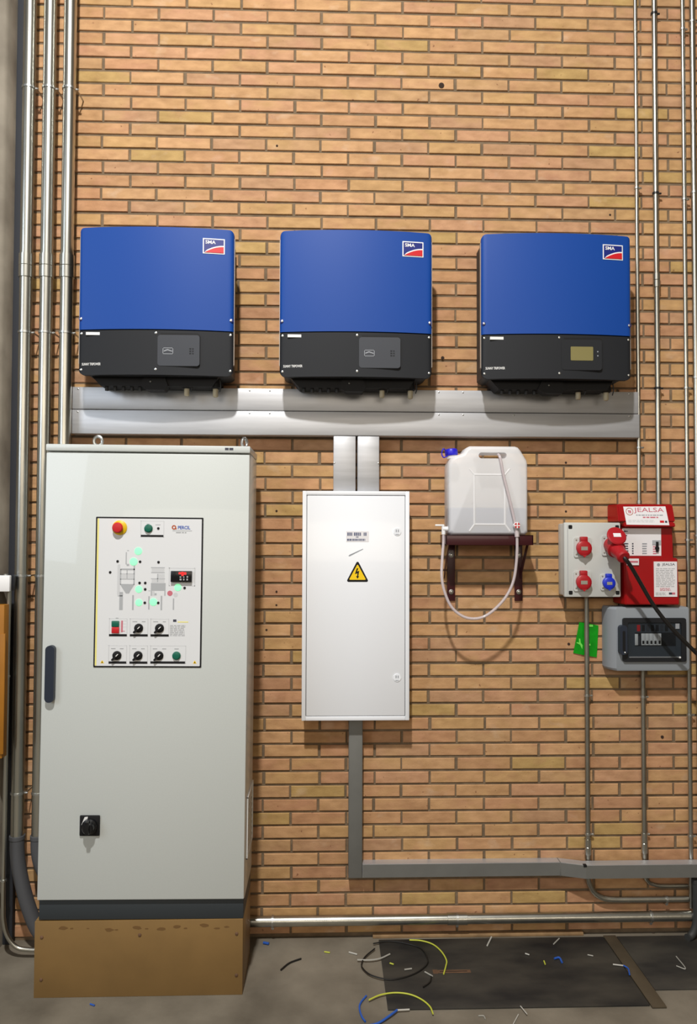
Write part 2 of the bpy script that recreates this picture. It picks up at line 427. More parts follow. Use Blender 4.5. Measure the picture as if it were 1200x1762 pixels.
# ------------------------------------------------------------------ three inverters
def inverter(cx, label, display):
    W, Zm, Z0, Z1 = .658, 2.668, 2.474, 3.106
    t = Thing('solar_inverter', (cx, -.1, Z0-.04), label, 'inverter', 'blue inverters on the brick wall')
    x0, x1 = cx-W/2, cx+W/2
    def front(x, ye=.206, bulge=.026, ins=0.0):
        u = min(1, abs(x-cx)/(W/2)); e = max(0, abs(x-cx)-(W/2-.016))/.016
        return -(ye+bulge*(1-u*u)-ins-.014*(1-math.sqrt(max(0, 1-e*e))))
    def rnd(r, base, s):
        def f(x):
            d = max(0, r-(W/2-abs(x-cx)))
            return base-s*(r-math.sqrt(max(0, r*r-d*d)))
        return f
    xs = [cx+W/2*k for k in (-1, -.995, -.985, -.97, -.95, -.92)]+[cx+W/2*(-.88+.11*i) for i in range(17)]+[cx+W/2*k for k in (.92, .95, .97, .985, .995, 1)]
    const = lambda v: (lambda x: v)
    t.part('rear_housing', MB().columns([cx+(x-cx)*.955 for x in xs], rnd(.05, Z0+.006, -1), rnd(.03, Z1-.012, 1), const(-.186), -.03), 'inv_body')
    t.part('edge_frame', MB().columns([cx+(x-cx)*1.006 for x in xs], rnd(.04, Z0+.012, -1), rnd(.03, Z1-.002, 1), const(-.192), -.176), 'alu')
    blue = t.part('blue_cover', MB().columns(xs, const(Zm), rnd(.022, Z1, 1), front, -.188), 'blue', label='glossy blue upper cover')
    dark = t.part('lower_cover', MB().columns(xs, rnd(.03, Z0, -1), const(Zm-.004), lambda x: front(x, ins=.003), -.188), 'inv_dark', label='dark grey lower cover')
    t.part('cover_seam', MB().columns(xs, const(Zm-.006), const(Zm+.002), lambda x: front(x, ins=.012), -.188), 'black')
    def fit(mb, xm, ins=0.0):
        for v in mb.bm.verts: v.co.y += front(v.co.x, ins=ins)-front(xm, ins=ins)
        return mb
    # badge
    lx0, lx1, lz0, lz1 = cx+.198, cx+.290, 2.998, 3.064; xm = (lx0+lx1)/2; yb = front(xm)
    def slab(a0, a1, b0, b1, th):
        mb = MB(); n_ = 6
        R_ = [[mb.bm.verts.new((x, y, z)) for y, z in ((yb-th, b0), (yb-th, b1), (yb+.002, b1), (yb+.002, b0))] for x in [a0+(a1-a0)*k/n_ for k in range(n_+1)]]
        for a, b in zip(R_, R_[1:]):
            for k in range(4): mb.bm.faces.new((a[k], a[(k+1) % 4], b[(k+1) % 4], b[k]))
        mb.bm.faces.new(R_[0][::-1]); mb.bm.faces.new(R_[-1]); return fit(mb, xm)
    bdg = t.part('badge', slab(lx0, lx1, lz0, lz1, .0015), 'white', label='white rimmed badge reading SMA')
    g = .0045
    t.part('badge_field', slab(lx0+g, lx1-g, lz0+g, lz1-g, .0022), 'logo_blue', bdg)
    def swoosh(off, th):
        mb = MB(); R_ = []
        for k in range(9):
            u = k/8; x = lx0+g+.004+u*(lx1-lx0-2*g-.004); zt = lz0+g+.0005+(.026*(1-(1-u)**1.9)+off*min(1, u*6+.3))
            R_.append([mb.bm.verts.new(p) for p in ((x, yb-th, lz0+g), (x, yb-th, zt), (x, yb, zt), (x, yb, lz0+g))])
        for a, b in zip(R_, R_[1:]):
            for q in range(4): mb.bm.faces.new((a[q], a[(q+1) % 4], b[(q+1) % 4], b[q]))
        mb.bm.faces.new(R_[0][::-1]); mb.bm.faces.new(R_[-1]); return fit(mb, xm)
    t.part('badge_arc', swoosh(.0055, .0028), 'white', bdg)
    t.part('badge_swoosh', swoosh(0, .0034), 'logo_red', bdg)
    t.part('badge_lettering', fit(lettering('SMA', lx0+.011, lx0+.054, lz0+.042, lz0+.057, yb-.0024, bold=.02), xm), 'white', bdg)
    # screws
    for sx, sz in ((-.318, 2.714), (.318, 2.714)):
        y = front(cx+sx); s = t.part('screw', MB().lathe((cx+sx, y+.002, sz), (0, -1, 0), [(0, .009), (.003, .009), (.0035, .008)], 12), 'logo_blue')
        t.part('screw_head', MB().lathe((cx+sx, y-.001, sz), (0, -1, 0), [(0, .0055), (.003, .005), (.004, .002)], 10), 'zinc', s)
    for sx in (-.316, .004, .316):
        for sz in (2.652, 2.497):
            y = front(cx+sx, ins=.003); t.part('screw', MB().lathe((cx+sx, y+.001, sz), (0, -1, 0), [(0, .0052), (.002, .005), (.003, .002)], 10), 'zinc')
    y = front(cx-.245, ins=.003)
    t.part('serial_sticker', MB().box(cx-.294, cx-.203, y-.001, y+.012, 2.644, 2.656), 'white', dark)
    y = front(cx-.27, ins=.003)
    t.part('lettering', fit(lettering('SUNNY TRIPOWER', cx-.312, cx-.230, 2.5145, 2.5255, y-.0006, bold=.015), cx-.27), 'white', dark)
    # display window
    dx0, dx1 = cx+.012, cx+.186; y = front(cx+.1, ins=.003)
    rim = t.part('display_recess', MB().prism(rrect(dx0-.006, dx1+.004, 2.510, 2.652, .014), y-.0022, y+.015), 'black', dark)
    t.part('display_cover', MB().prism(rrect(dx0, dx1+.003, 2.512, 2.644, .012), y-.0036, y+.012), 'inv_dark' if display else 'panel_grey', dark)
    yd = y-.0038
    if display:
        t.part('display_screen', MB().prism(rrect(cx+.052, cx+.150, 2.553, 2.613, .004), yd-.001, yd), 'lcd', dark, 'olive green display')
        for zz in (2.574, 2.592): t.part('status_light', MB().prism(circ(cx+.170, zz, .003, 8), yd-.001, yd), 'print_grey', dark)
    else:
        gm = MB().box(cx+.034, cx+.078, yd-.0008, yd, 2.5615, 2.5640).box(cx+.034, cx+.078, yd-.0008, yd, 2.5865, 2.589).box(cx+.034, cx+.0365, yd-.0008, yd, 2.562, 2.589).box(cx+.0755, cx+.078, yd-.0008, yd, 2.562, 2.589)
        gm.prism([(cx+.039, 2.572), (cx+.054, 2.578), (cx+.074, 2.572), (cx+.074, 2.576), (cx+.054, 2.583), (cx+.039, 2.577)], yd-.0008, yd)
        t.part('display_symbol', gm, 'print_grey', dark)
        lm = MB()
        for k in range(3): lm.box(cx+.146, cx+.154, yd-.0008, yd, 2.563+k*.010, 2.568+k*.010).box(cx+.158, cx+.164, yd-.0008, yd, 2.563+k*.010, 2.568+k*.010)
        t.part('status_symbols', lm, 'inv_dark', dark)
    # underside
    t.part('terminal_tray', MB().prism([(cx-.245, 2.438), (cx+.235, 2.438), (cx+.262, 2.482), (cx-.285, 2.482)], -.168, -.066), 'black')
    for k in range(5): t.part('plug_socket', MB().lathe((cx-.225+k*.036, -.14, 2.455), (0, 0, -1), [(0, .011), (.008, .011), (.010, .008), (.034, .008)], 10), 'inv_body')
    sw = t.part('disconnect_switch', MB().prism([(cx-.055, 2.482), (cx-.075, 2.438), (cx-.04, 2.418), (cx+.03, 2.418), (cx+.045, 2.44), (cx+.03, 2.482)], -.178, -.12), 'black')
    t.part('switch_screw', MB().sphere((cx-.028, -.18, 2.455), .005), 'zinc', sw)
    for gx, zb in ((.118, 2.402), (.243, 2.398)):
        gl = t.part('cable_gland', MB().lathe((cx+gx, -.13, 2.478), (0, 0, -1), [(0, .021), (.02, .021), (.022, .024), (.038, .024), (.044, .018)], 14), 'black')
        t.part('gland_plug', MB().lathe((cx+gx, -.13, 2.435), (0, 0, -1), [(0, .0115), (2.435-zb-.004, .0115), (2.435-zb, .008)], 12), 'beige', gl)
        t.part('gland_tie', MB().tube([(cx+gx+.024, -.15, 2.47), (cx+gx+.026, -.152, 2.44), (cx+gx+.021, -.15, 2.418)], .0025, 6), 'inv_body', gl)
    for s in (-1, 1): t.part('wall_bracket', MB().box(cx+s*.24-.02, cx+s*.24+.02, -.04, -.001, 2.462, 2.52, .002), 'inv_body')
    return t
inverter(-.575, 'blue inverter nearest the three thick pipes, above tall grey cabinet', False)
inverter(.280, 'middle blue inverter, above white distribution box', False)
inverter(1.153, 'blue inverter with olive display screen, nearest the thin right pipes', True)

# ------------------------------------------------------------------ tall control cabinet on its brown base
t = Thing('cabinet_base', (-.569, -.26, 0), 'brown painted base box under the tall grey control cabinet', 'base')
t.part('front_panel', MB().box(-.973, -.166, -.408, -.396, 0, .292, .0015), 'base')
t.part('side_panel', MB().box(-.178, -.166, -.396, -.12, 0, .292, .0015), 'base')
t.part('side_panel', MB().box(-.973, -.961, -.396, -.12, 0, .292, .0015), 'base')
t.part('top_panel', MB().box(-.961, -.178, -.396, -.12, .280, .292), 'base')
for x, z in ((-.945, .232), (-.945, .070), (-.567, .236), (-.190, .236), (-.190, .076)):
    t.part('screw', MB().lathe((x, -.4075, z), (0, -1, 0), [(0, .007), (.003, .006), (.005, .002)], 10), 'rust')
sm = MB(); rs = random.Random(5)
for k in range(13):
    cx_, cz_ = -.87+k*.055+rs.uniform(-.02, .02), .262+rs.uniform(-.008, .008); rx = rs.uniform(.006, .022)
    sm.prism([(cx_+rx*math.cos(a)*rs.uniform(.7, 1.2), cz_+rx*.35*math.sin(a)*rs.uniform(.7, 1.2)) for a in [i*math.pi/5 for i in range(10)]], -.4085, -.405)
D('scuff', (112, 82, 44), 0.6); t.part('scuff_marks', sm, 'scuff')['kind'] = 'stuff'

CT = Thing('control_cabinet', (-.562, -.26, .292), 'tall light grey control cabinet with button panel, on brown base', 'cabinet')
CT.e.location.z += .0045
X0, X1, YF = -.962, -.162, -.42
CT.part('plinth', MB().box(X0+.003, X1-.003, -.405, -.13, .290, .366, .002), 'plinth')
CT.part('body', MB().box(X0, X1, -.400, -.125, .366, 2.120, .003), 'cabinet')
door = CT.part('door', MB().box(X0, X1, YF, -.402, .372, 2.114, .004), 'cabinet')
lid = CT.part('top_cover', MB().box(X0-.002, X1+.002, YF-.002, -.123, 2.121, 2.148, .004), 'cabinet')
CT.part('maker_mark', strokes(X1-.098, X1-.064, 2.130, 2.142, YF-.002, 1, 4, .8, .1), 'print_dark', lid)
for x in (X0+.165, X1-.035):
    CT.part('lifting_eye', MB().lathe((x, -.30, 2.147), (0, 0, 1), [(0, .014), (.008, .014), (.010, .010), (.014, .010)], 12).tube([(x+.017*math.cos(a)*(.5 if x > -.4 else 1), -.30+.017*math.cos(a)*(.85 if x > -.4 else 0), 2.176+.019*math.sin(a)) for a in [i*math.pi/6 for i in range(12)]], .0062, 8, True, 2), 'zinc', label='zinc lifting eye')
h = CT.part('door_handle', MB().prism(rrect(X0+.020, X0+.055, 1.138, 1.358, .017, 6), YF-.022, YF), 'handle', door, 'dark blue swing handle')
CT.part('vent_frame', MB().box(X1-.001, X1+.006, -.362, -.358, .50, .745).box(X1-.001, X1+.006, -.15, -.146, .50, .745).box(X1-.001, X1+.006, -.362, -.146, .741, .745).box(X1-.001, X1+.006, -.362, -.146, .50, .504), 'white')
vg = MB()
for k in range(9): vg.box(X1-.001, X1+.003, -.355, -.153, .515+k*.025, .527+k*.025)
CT.part('vent_grille', vg, 'cabinet')
# rotary main switch
sp_ = CT.part('main_switch', MB().box(-.802, -.724, YF-.008, YF, .620, .700, .004), 'black', door)
CT.part('switch_knob', MB().lathe((-.761, YF-.008, .660), (0, -1, 0), [(0, .030), (.012, .030), (.016, .024), (.030, .022), (.034, .018)], 18).box(-.769, -.753, YF-.052, YF-.030, .640, .692, .004), 'black_gloss', door)
CT.part('switch_mark', MB().prism([(-.794, .664), (-.786, .664), (-.778, .682), (-.770, .690), (-.770, .696), (-.782, .694)], YF-.0092, YF-.008), 'white', door)
# control panel on the door
PX0, PX1, PZ0, PZ1 = -.762, -.341, 1.272, 1.862; yp = YF-.0035
def U(zx, zy):                                            # panel drawing units -> metres on the door
    v = (zy-134)/1473; u = (zx-(78-38*v))/1046
    return PX0+u*(PX1-PX0), PZ1-v*(PZ1-PZ0)
panel = CT.part('control_panel', MB().prism(rrect(PX0, PX1, PZ0, PZ1, .003), YF-.0020, YF), 'black', label='white control panel with black border')
def P(name, mb, m, label=None): return CT.part(name, mb, m, panel, label)
P('panel_face', MB().prism(rrect(PX0+.006, PX1-.006, PZ0+.006, PZ1-.006, .002), yp, YF), 'panel_white')
P('panel_stripe', MB().box(PX0+.0065, PX0+.0125, yp-.0004, YF, PZ0+.007, PZ1-.007), 'panel_yellow')
def rect(mb, a, b, c, d, th=.0004, y=None):
    y = yp if y is None else y
    (xa, za), (xb, zb) = U(a, b), U(c, d); mb.box(min(xa, xb), max(xa, xb), y-th, y+.0002, min(za, zb), max(za, zb)); return mb
def frame(mb, a, b, c, d, t_=3):
    for q in ((a, b, c, b+t_), (a, d-t_, c, d), (a, b, a+t_, d), (c-t_, b, c, d)): rect(mb, *q)
    return mb
# frames of the button fields and their bars
fm = MB()
for q in ((512, 170, 738, 330), (198, 1130, 372, 1300), (398, 1130, 574, 1300), (598, 1130, 776, 1300), (190, 1392, 366, 1568), (392, 1392, 568, 1568), (594, 1392, 938, 1568)): frame(fm, *q)
P('field_frames', fm, 'line_light')['kind'] = 'stuff'
for q in ((512, 308, 732, 328), (196, 1282, 368, 1304), (398, 1282, 570, 1304), (598, 1282, 774, 1304), (190, 1548, 360, 1570), (392, 1548, 564, 1570), (594, 1546, 930, 1568)):
    P('field_bar', rect(MB(), *q, th=.0007), 'black')
tx = MB()
for a in ((425, 1155, 470, 1163), (515, 1155, 550, 1163), (625, 1155, 672, 1163), (718, 1155, 748, 1163), (215, 1420, 258, 1428), (300, 1420, 335, 1428), (418, 1420, 460, 1428), (505, 1420, 540, 1428), (618, 1420, 660, 1428), (710, 1420, 748, 1428), (828, 1420, 870, 1428), (655, 205, 705, 211), (570, 198, 598, 203), (262, 1122, 288, 1130)): rect(tx, *a)
P('field_captions', tx, 'line_grey')
# emergency stop
ex, ez = U(308, 240)
P('stop_collar', MB().lathe((ex, yp, ez), (0, -1, 0), [(0, .029), (.003, .029), (.004, .026), (.008, .020)], 24), 'yellow_btn', 'yellow collar of the stop button')
P('stop_button', MB().lathe((ex-.004, yp-.007, ez), (0, -1, 0), [(0, .012), (.005, .012), (.006, .020), (.011, .021), (.015, .017), (.016, .008)], 24), 'red_btn', 'red mushroom stop button')
def pushbutton(zx, zy, m):
    x, z = U(zx, zy); P('push_button', MB().lathe((x, yp, z), (0, -1, 0), [(0, .0165), (.004, .0165), (.005, .0135), (.009, .013), (.010, .009)], 18), m)
pushbutton(588, 245, 'green_btn'); pushbutton(848, 1490, 'green_btn')
for a in ((683, 243), (285, 570), (212, 678), (503, 572), (682, 575), (496, 780), (551, 780), (550, 842), (545, 974), (675, 974), (933, 826)):
    x, z = U(*a); P('indicator_dot', MB().lathe((x, yp, z), (0, -1, 0), [(0, .0052), (.002, .005), (.003, .002)], 10), 'black')
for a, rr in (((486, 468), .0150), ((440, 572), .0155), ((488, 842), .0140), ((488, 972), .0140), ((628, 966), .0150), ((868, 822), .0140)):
    x, z = U(*a); P('green_lamp', MB().lathe((x, yp, z), (0, -1, 0), [(0, rr), (.001, rr), (.0016, rr*.6)], 16), 'green_led', 'lit green indicator lamp')  # lens made wide and pale to include its glow on the panel
# start/stop rocker
x0_, z0_ = U(224, 1210); x1_, z1_ = U(298, 1152); P('start_button', MB().box(x0_, x1_, yp-.008, yp, z0_, z1_, .002), 'green_btn')
x0_, z0_ = U(224, 1272); x1_, z1_ = U(298, 1212); P('stop_switch', MB().box(x0_, x1_, yp-.008, yp, z0_, z1_, .002), 'red_btn')
P('level_scale', rect(rect(rect(MB(), 330, 1150, 366, 1153), 330, 1180, 366, 1183), 330, 1210, 366, 1213), 'line_light')
P('level_bar', rect(rect(MB(), 316, 1150, 328, 1262, th=.001), 318, 1250, 350, 1256), 'print_pink')
for zx, zy in ((484, 1222), (686, 1222), (272, 1490), (476, 1490), (678, 1490)):
    x, z = U(zx, zy)
    kb = P('selector_knob', MB().lathe((x, yp, z), (0, -1, 0), [(0, .0175), (.004, .0175), (.005, .014), (.009, .013), (.010, .010)], 18).quadify([], []), 'black')
    bar = MB(); c, s_ = math.cos(math.radians(225)), math.sin(math.radians(225))
    def rot(a, b): return (x+a*c-b*s_, z+a*s_+b*c)
    bar.prism([rot(-.012, -.0045), rot(.023, -.0040), rot(.026, 0), rot(.023, .0040), rot(-.012, .0045)], yp-.014, yp-.004)
    P('selector_lever', bar, 'black'); mk = MB().prism([rot(-.010, -.0015), rot(.002, -.0015), rot(.002, .0015), rot(-.010, .0015)], yp-.0148, yp-.012); P('selector_mark', mk, 'white')
# process diagram: hopper and mill
dg = MB()
for q in ((312, 640, 450, 656), (308, 648, 316, 800), (440, 610, 448, 800), (372, 655, 378, 740), (310, 690, 446, 694), (308, 742, 446, 748), (308, 792, 446, 797), (300, 870, 330, 1046), (424, 900, 436, 1046), (282, 905, 330, 912), (365, 480, 372, 600), (378, 460, 396, 468), (372, 595, 396, 615),
          (608, 625, 742, 633), (608, 676, 742, 682), (606, 735, 744, 741), (606, 780, 614, 905), (738, 780, 746, 905), (580, 910, 590, 1040), (700, 905, 712, 1046), (818, 930, 828, 1042), (668, 690, 676, 770), (640, 880, 660, 900), (580, 855, 600, 860)): rect(dg, *q)
P('diagram_lines', dg, 'fill_grey')
df = MB()
for q in ((316, 696, 440, 740), (614, 636, 738, 675), (614, 742, 738, 780)): rect(df, *q, th=.0003)
for q in ((284, 600, 304, 900), (612, 860, 640, 905), (668, 690, 740, 730)): rect(df, *q, th=.0002)
P('diagram_tint', df, 'line_light')
dh = MB(); hp = [U(*p) for p in ((308, 798), (446, 798), (410, 850), (392, 884), (362, 884), (340, 850))]; dh.prism(hp, yp-.0005, yp); rect(dh, 610, 782, 740, 855, th=.0005)
P('diagram_fill', dh, 'fill_grey')['kind'] = 'stuff'
x, z = U(790, 880); P('diagram_motor', MB().prism(circ(x, z, .0105), yp-.0006, yp), 'print_pink'); x, z = U(845, 895); P('diagram_ring', MB().prism(circ(x, z, .009), yp-.0003, yp), 'line_light')
# temperature controller
fr = MB(); frame(fr, 782, 630, 1036, 808, 5); P('controller_outline', fr, 'line_light')
x0_, z0_ = U(802, 768); x1_, z1_ = U(1010, 660); P('temperature_controller', MB().box(x0_, x1_, yp-.012, yp, z0_, z1_, .002), 'black_gloss', 'black controller with red digits')
P('controller_digits', rect(rect(rect(rect(MB(), 884, 672, 905, 690, .0006, yp-.012), 910, 668, 930, 706, .0006, yp-.012), 934, 672, 956, 694, .0006, yp-.012), 905, 680, 934, 690, .0006, yp-.012), 'red_led')
kk = MB()
for a in ((892, 712, 908, 724), (926, 712, 938, 724), (960, 708, 974, 724), (892, 734, 910, 750), (926, 734, 938, 750), (958, 734, 972, 750)): rect(kk, *a, th=.0008, y=yp-.012)
P('controller_keys', kk, 'line_grey')
# maker's mark and print
x, z = U(836, 232); lg = MB(); ro, ri = .0090, .0042
n = 20
A_ = [lg.bm.verts.new((x+ro*math.cos(2*math.pi*i/n), yp-.0006, z+ro*math.sin(2*math.pi*i/n))) for i in range(n)]; B_ = [lg.bm.verts.new((x+ri*math.cos(2*math.pi*i/n), yp-.0006, z+ri*math.sin(2*math.pi*i/n))) for i in range(n)]
for i in range(n): lg.bm.faces.new((A_[i], A_[(i+1) % n], B_[(i+1) % n], B_[i]))
rect(lg, 842, 240, 862, 252)
P('maker_ring', lg, 'print_orange')
P('maker_lettering', lettering('PERCIL', U(880, 0)[0], U(1000, 0)[0], U(0, 250)[1], U(0, 216)[1], yp, bold=.03), 'print_blue')
P('maker_underline', rect(strokes(U(862, 0)[0], U(966, 0)[0], U(0, 290)[1], U(0, 274)[1], yp, 1, 8, .7), 820, 262, 1012, 268), 'line_grey')
P('note_text', strokes(U(818, 0)[0], U(975, 0)[0], U(0, 1300)[1], U(0, 1188)[1], yp, 8, 3, .5), 'line_grey')
x0_, z0_ = U(862, 1166); x1_, z1_ = U(966, 1156); P('note_heading', MB().box(x0_, x1_, yp-.0004, yp, z0_, z1_), 'panel_yellow')
P('note_symbol', rect(MB(), 818, 1136, 850, 1160), 'print_dark')
for zx in (128, 1024):
    a, b_, c_ = U(zx-18, 1566), U(zx+18, 1566), U(zx, 1536); P('warning_mark', MB().prism([a, b_, c_], yp-.0006, yp), 'yellow')
    a, b_, c_ = U(zx-7, 1562), U(zx+7, 1562), U(zx, 1546); P('warning_mark', MB().prism([a, b_, c_], yp-.0009, yp), 'black')
CT.e.rotation_euler.y = 0.006

# ------------------------------------------------------------------ white distribution box
t = Thing('distribution_box', (.286, -.05, .99), 'white wall box with yellow lightning warning triangle', 'electric box')
bx0, bx1, bz0, bz1 = .050, .523, .986, 1.992
t.part('body', MB().box(bx0+.004, bx1-.004, -.095, -.001, bz0+.004, bz1-.004, .003), 'white_box')
fr = MB()
for q in ((bx0, bx0+.018, bz0, bz1), (bx1-.018, bx1, bz0, bz1), (bx0+.018, bx1-.018, bz0, bz0+.018), (bx0+.018, bx1-.018, bz1-.018, bz1)): fr.box(q[0], q[1], -.105, -.090, q[2], q[3], .002)
t.part('door_frame', fr, 'white_box')
dr = t.part('door', MB().box(bx0+.020, bx1-.020, -.104, -.094, bz0+.020, bz1-.020, .003), 'white_box')
t.part('door_gap', MB().box(bx0+.017, bx1-.017, -.0965, -.094, bz0+.017, bz1-.017), 'duct_grey')
for z in (1.813, 1.172):
    lk = t.part('door_lock', MB().prism(circ(.469, z, .017, 20), -.1065, -.103), 'white_box', dr)
    t.part('lock_slot', MB().box(.462, .466, -.1075, -.1055, z-.001, z+.010).box(.471, .475, -.1075, -.1055, z-.001, z+.010).box(.461, .476, -.1075, -.1055, z-.012, z-.010), 'print_grey', dr)
wl = t.part('name_label', MB().box(.243, .343, -.1048, -.1035, 1.768, 1.815), 'paper', dr)
t.part('label_print', strokes(.248, .338, 1.793, 1.811, -.1048, 1, 21, .80, .06, wr=(.12, .45)), 'label_ink', dr)
t.part('label_print', strokes(.286, .298, 1.786, 1.792, -.1048, 1, 22, .9, .1, wr=(.3, .8)), 'label_ink', dr)
t.part('label_print', strokes(.247, .338, 1.771, 1.783, -.1048, 1, 23, .75, .08, wr=(.2, .7)), 'label_ink', dr)
t.part('pen_mark', MB().prism([(.253, 1.706), (.258, 1.704), (.318, 1.735), (.317, 1.738), (.258, 1.711)], -.1046, -.1035), 'print_grey', dr)
def tri(x, z, r, rd_=.0): return [(x, z+r), (x-r*.95, z-r*.82), (x+r*.95, z-r*.82)]
def rtri(x0, x1, z0, z1, r):
    out = []
    for px, pz, a0 in ((x1-r*1.6, z0+r, -90), ((x0+x1)/2, z1-r*1.3, 30), (x0+r*1.6, z0+r, 150)):
        for i in range(5): a = math.radians(a0+120*i/4); out.append((px+r*math.cos(a), pz+r*math.sin(a)))
    return out
ws = t.part('warning_sign', MB().prism(rtri(.244, .343, 1.592, 1.682, .006), -.1050, -.1035), 'black', dr, 'yellow and black lightning warning triangle')
t.part('warning_sign_face', MB().prism(rtri(.256, .331, 1.601, 1.668, .003), -.1056, -.1035), 'yellow', dr)
t.part('lightning_bolt', MB().prism([(.290, 1.652), (.282, 1.626), (.293, 1.630), (.2915, 1.617), (.2865, 1.617), (.2935, 1.606), (.3005, 1.617), (.2965, 1.617), (.301, 1.641), (.291, 1.637), (.297, 1.652)], -.1061, -.1035), 'black', dr)

# ------------------------------------------------------------------ shelf, jerrycan and clear hose
t = Thing('wall_shelf', (.87, -.08, 1.5), 'dark red steel wall shelf carrying the white jerrycan', 'shelf')
t.part('tray', MB().box(.676, 1.060, -.158, -.154, 1.756, 1.800, .001).box(.676, 1.060, -.158, -.001, 1.796, 1.800, .001).box(.676, .680, -.158, -.001, 1.760, 1.800).box(1.056, 1.060, -.158, -.001, 1.760, 1.800), 'shelf_red')
for x in (.7065, 1.016):
    t.part('bracket_leg', MB().box(x, x+.036, -.008, -.001, 1.500, 1.797, .001), 'shelf_red')
    for z in (1.541, 1.708): t.part('bolt', MB().lathe((x+.018, -.008, z), (0, -1, 0), [(0, .011), (.003, .011), (.004, .008), (.008, .006), (.009, .003)], 12), 'zinc')
for x in (.690, 1.041):
    mb = MB(); mb.quadify([(x, -.008, 1.60), (x+.004, -.008, 1.60), (x+.004, -.008, 1.64), (x, -.008, 1.64), (x, -.145, 1.765), (x+.004, -.145, 1.765), (x+.004, -.145, 1.797), (x, -.145, 1.797)],
        [(0, 1, 2, 3), (4, 5, 6, 7), (0, 1, 5, 4), (1, 2, 6, 5), (2, 3, 7, 6), (3, 0, 4, 7)])
    t.part('brace', mb, 'shelf_red')
J0, J1, JB, JT, JY0, JY1 = .690, 1.040, 1.8005, 2.190, -.150, -.020
t = Thing('jerrycan', (.865, -.085, JB), 'translucent white plastic jerrycan partly filled with liquid', 'jerrycan')
def jug_outline(ins=0.0):
    o = [(J0+ins+.012, JB+ins), (J1-ins-.012, JB+ins), (J1-ins, JB+ins+.012), (J1-ins, JT-.075), (J1-ins-.004, JT-.060), (J1-ins-.030, JT-.018), (J1-ins-.042, JT-.004), (J1-ins-.056, JT-ins),
         (J0+.095, JT-ins), (J0+.082, JT-.006-ins), (J0+.066, JT-.030), (J0+.052, JT-.036-ins), (J0+.030, JT-.042-ins), (J0+.012, JT-.054-ins), (J0+ins+.002, JT-.078), (J0+ins, JT-.095), (J0+ins, JB+ins+.012)]
    return o
HOLE = rrect(.822, .946, 2.136, 2.162, .0128, 4)
def jug_body(mb):
    rnd = .016; cx_, cz_ = .865, 1.99
    layers = []
    for ysh, ins in ((JY0, .014), (JY0+.004, .005), (JY0+.014, 0), (JY1-.014, 0), (JY1-.004, .005), (JY1, .014)):
        O = jug_outline(0); ring = []
        for x, z in O:
            dx, dz = (cx_-x), (cz_-z); L_ = math.hypot(dx, dz); ring.append(mb.bm.verts.new((x+dx/L_*ins*1.2, ysh, z+dz/L_*ins*1.2)))
        layers.append(ring)
    n = len(layers[0])
    for a, b in zip(layers, layers[1:]):
        for i in range(n): mb.bm.faces.new((a[i], a[(i+1) % n], b[(i+1) % n], b[i]))
    hA = [mb.bm.verts.new((x, JY0, z)) for x, z in HOLE]; hB = [mb.bm.verts.new((x, JY1, z)) for x, z in HOLE]
    for i in range(len(HOLE)): mb.bm.faces.new((hA[i], hA[(i+1) % len(HOLE)], hB[(i+1) % len(HOLE)], hB[i]))
    for ring, hole in ((layers[0], hA), (layers[-1], hB)):
        ed = []
        for R in (ring, hole):
            for i in range(len(R)):
                e = mb.bm.edges.get((R[i], R[(i+1) % len(R)])) or mb.bm.edges.new((R[i], R[(i+1) % len(R)])); ed.append(e)
        bmesh.ops.triangle_fill(mb.bm, edges=ed, use_beauty=True)
    return mb
t.part('body', jug_body(MB()), 'jug', deg=50)
t.part('liquid', MB().box(J0+.006, J1-.006, JY0+.006, JY1-.006, JB+.005, 1.920, .008), 'liquid', label='pale bluish liquid filling the lower third')
rb = MB()
px0, px1, pz0, pz1 = .803, .938, 1.846, 2.064
for a, b in (((px0, pz1), (px1, pz1)), ((px0, pz0), (px1, pz0)), ((px0, pz0), (px0, pz1)), ((px1, pz0), (px1, pz1)), ((px0, pz1), (px0-.022, pz1+.026)), ((px1, pz1), (px1+.022, pz1+.026)), ((px0, pz0), (px0-.022, pz0-.030)), ((px1, pz0), (px1+.022, pz0-.030))):
    rb.tube([(a[0], JY0+.0038, a[1]), (b[0], JY0+.0038, b[1])], .0055, 10)
t.part('moulded_ribs', rb, 'jug')
nk = Vector((.715, -.085, 2.140)); ax_ = Vector((-.10, 0, 1))
t.part('neck', MB().lathe(nk, ax_, [(0, .024), (.018, .024)], 16), 'jug')
cp_ = t.part('screw_cap', MB().lathe(nk+ax_.normalized()*.014, ax_, [(0, .027), (.003, .0285), (.022, .0285), (.029, .024), (.031, .016)], 20), 'cap_blue', label='blue screw cap')
t.part('cap_strap', MB().tube([(.690, -.11, 2.165), (.672, -.12, 2.180), (.664, -.12, 2.160), (.672, -.12, 2.142), (.692, -.11, 2.150)], .0028, 8), 'cap_blue', cp_)
tp = t.part('tap', MB().cyl((.694, -.12, 1.826), (.668, -.12, 1.826), .011, 12).cyl((.672, -.12, 1.838), (.672, -.12, 1.802), .009, 12).box(.634, .675, -.126, -.114, 1.838, 1.846, .003), 'tap_white', label='white outlet tap')
HP = [(.910, -.140, 2.156), (.915, -.160, 2.135), (.929, -.163, 2.059), (.957, -.165, 1.944), (.981, -.165, 1.835), (.986, -.168, 1.775), (.983, -.167, 1.684), (.968, -.165, 1.594), (.931, -.162, 1.522), (.870, -.160, 1.462), (.816, -.160, 1.438), (.755, -.160, 1.444),
      (.701, -.158, 1.486), (.671, -.155, 1.552), (.659, -.150, 1.618), (.663, -.140, 1.696), (.670, -.128, 1.762), (.672, -.12, 1.806)]
t = Thing('clear_hose', (.83, -.16, 1.43), 'clear plastic hose hanging in a loop below the jerrycan shelf', 'hose')
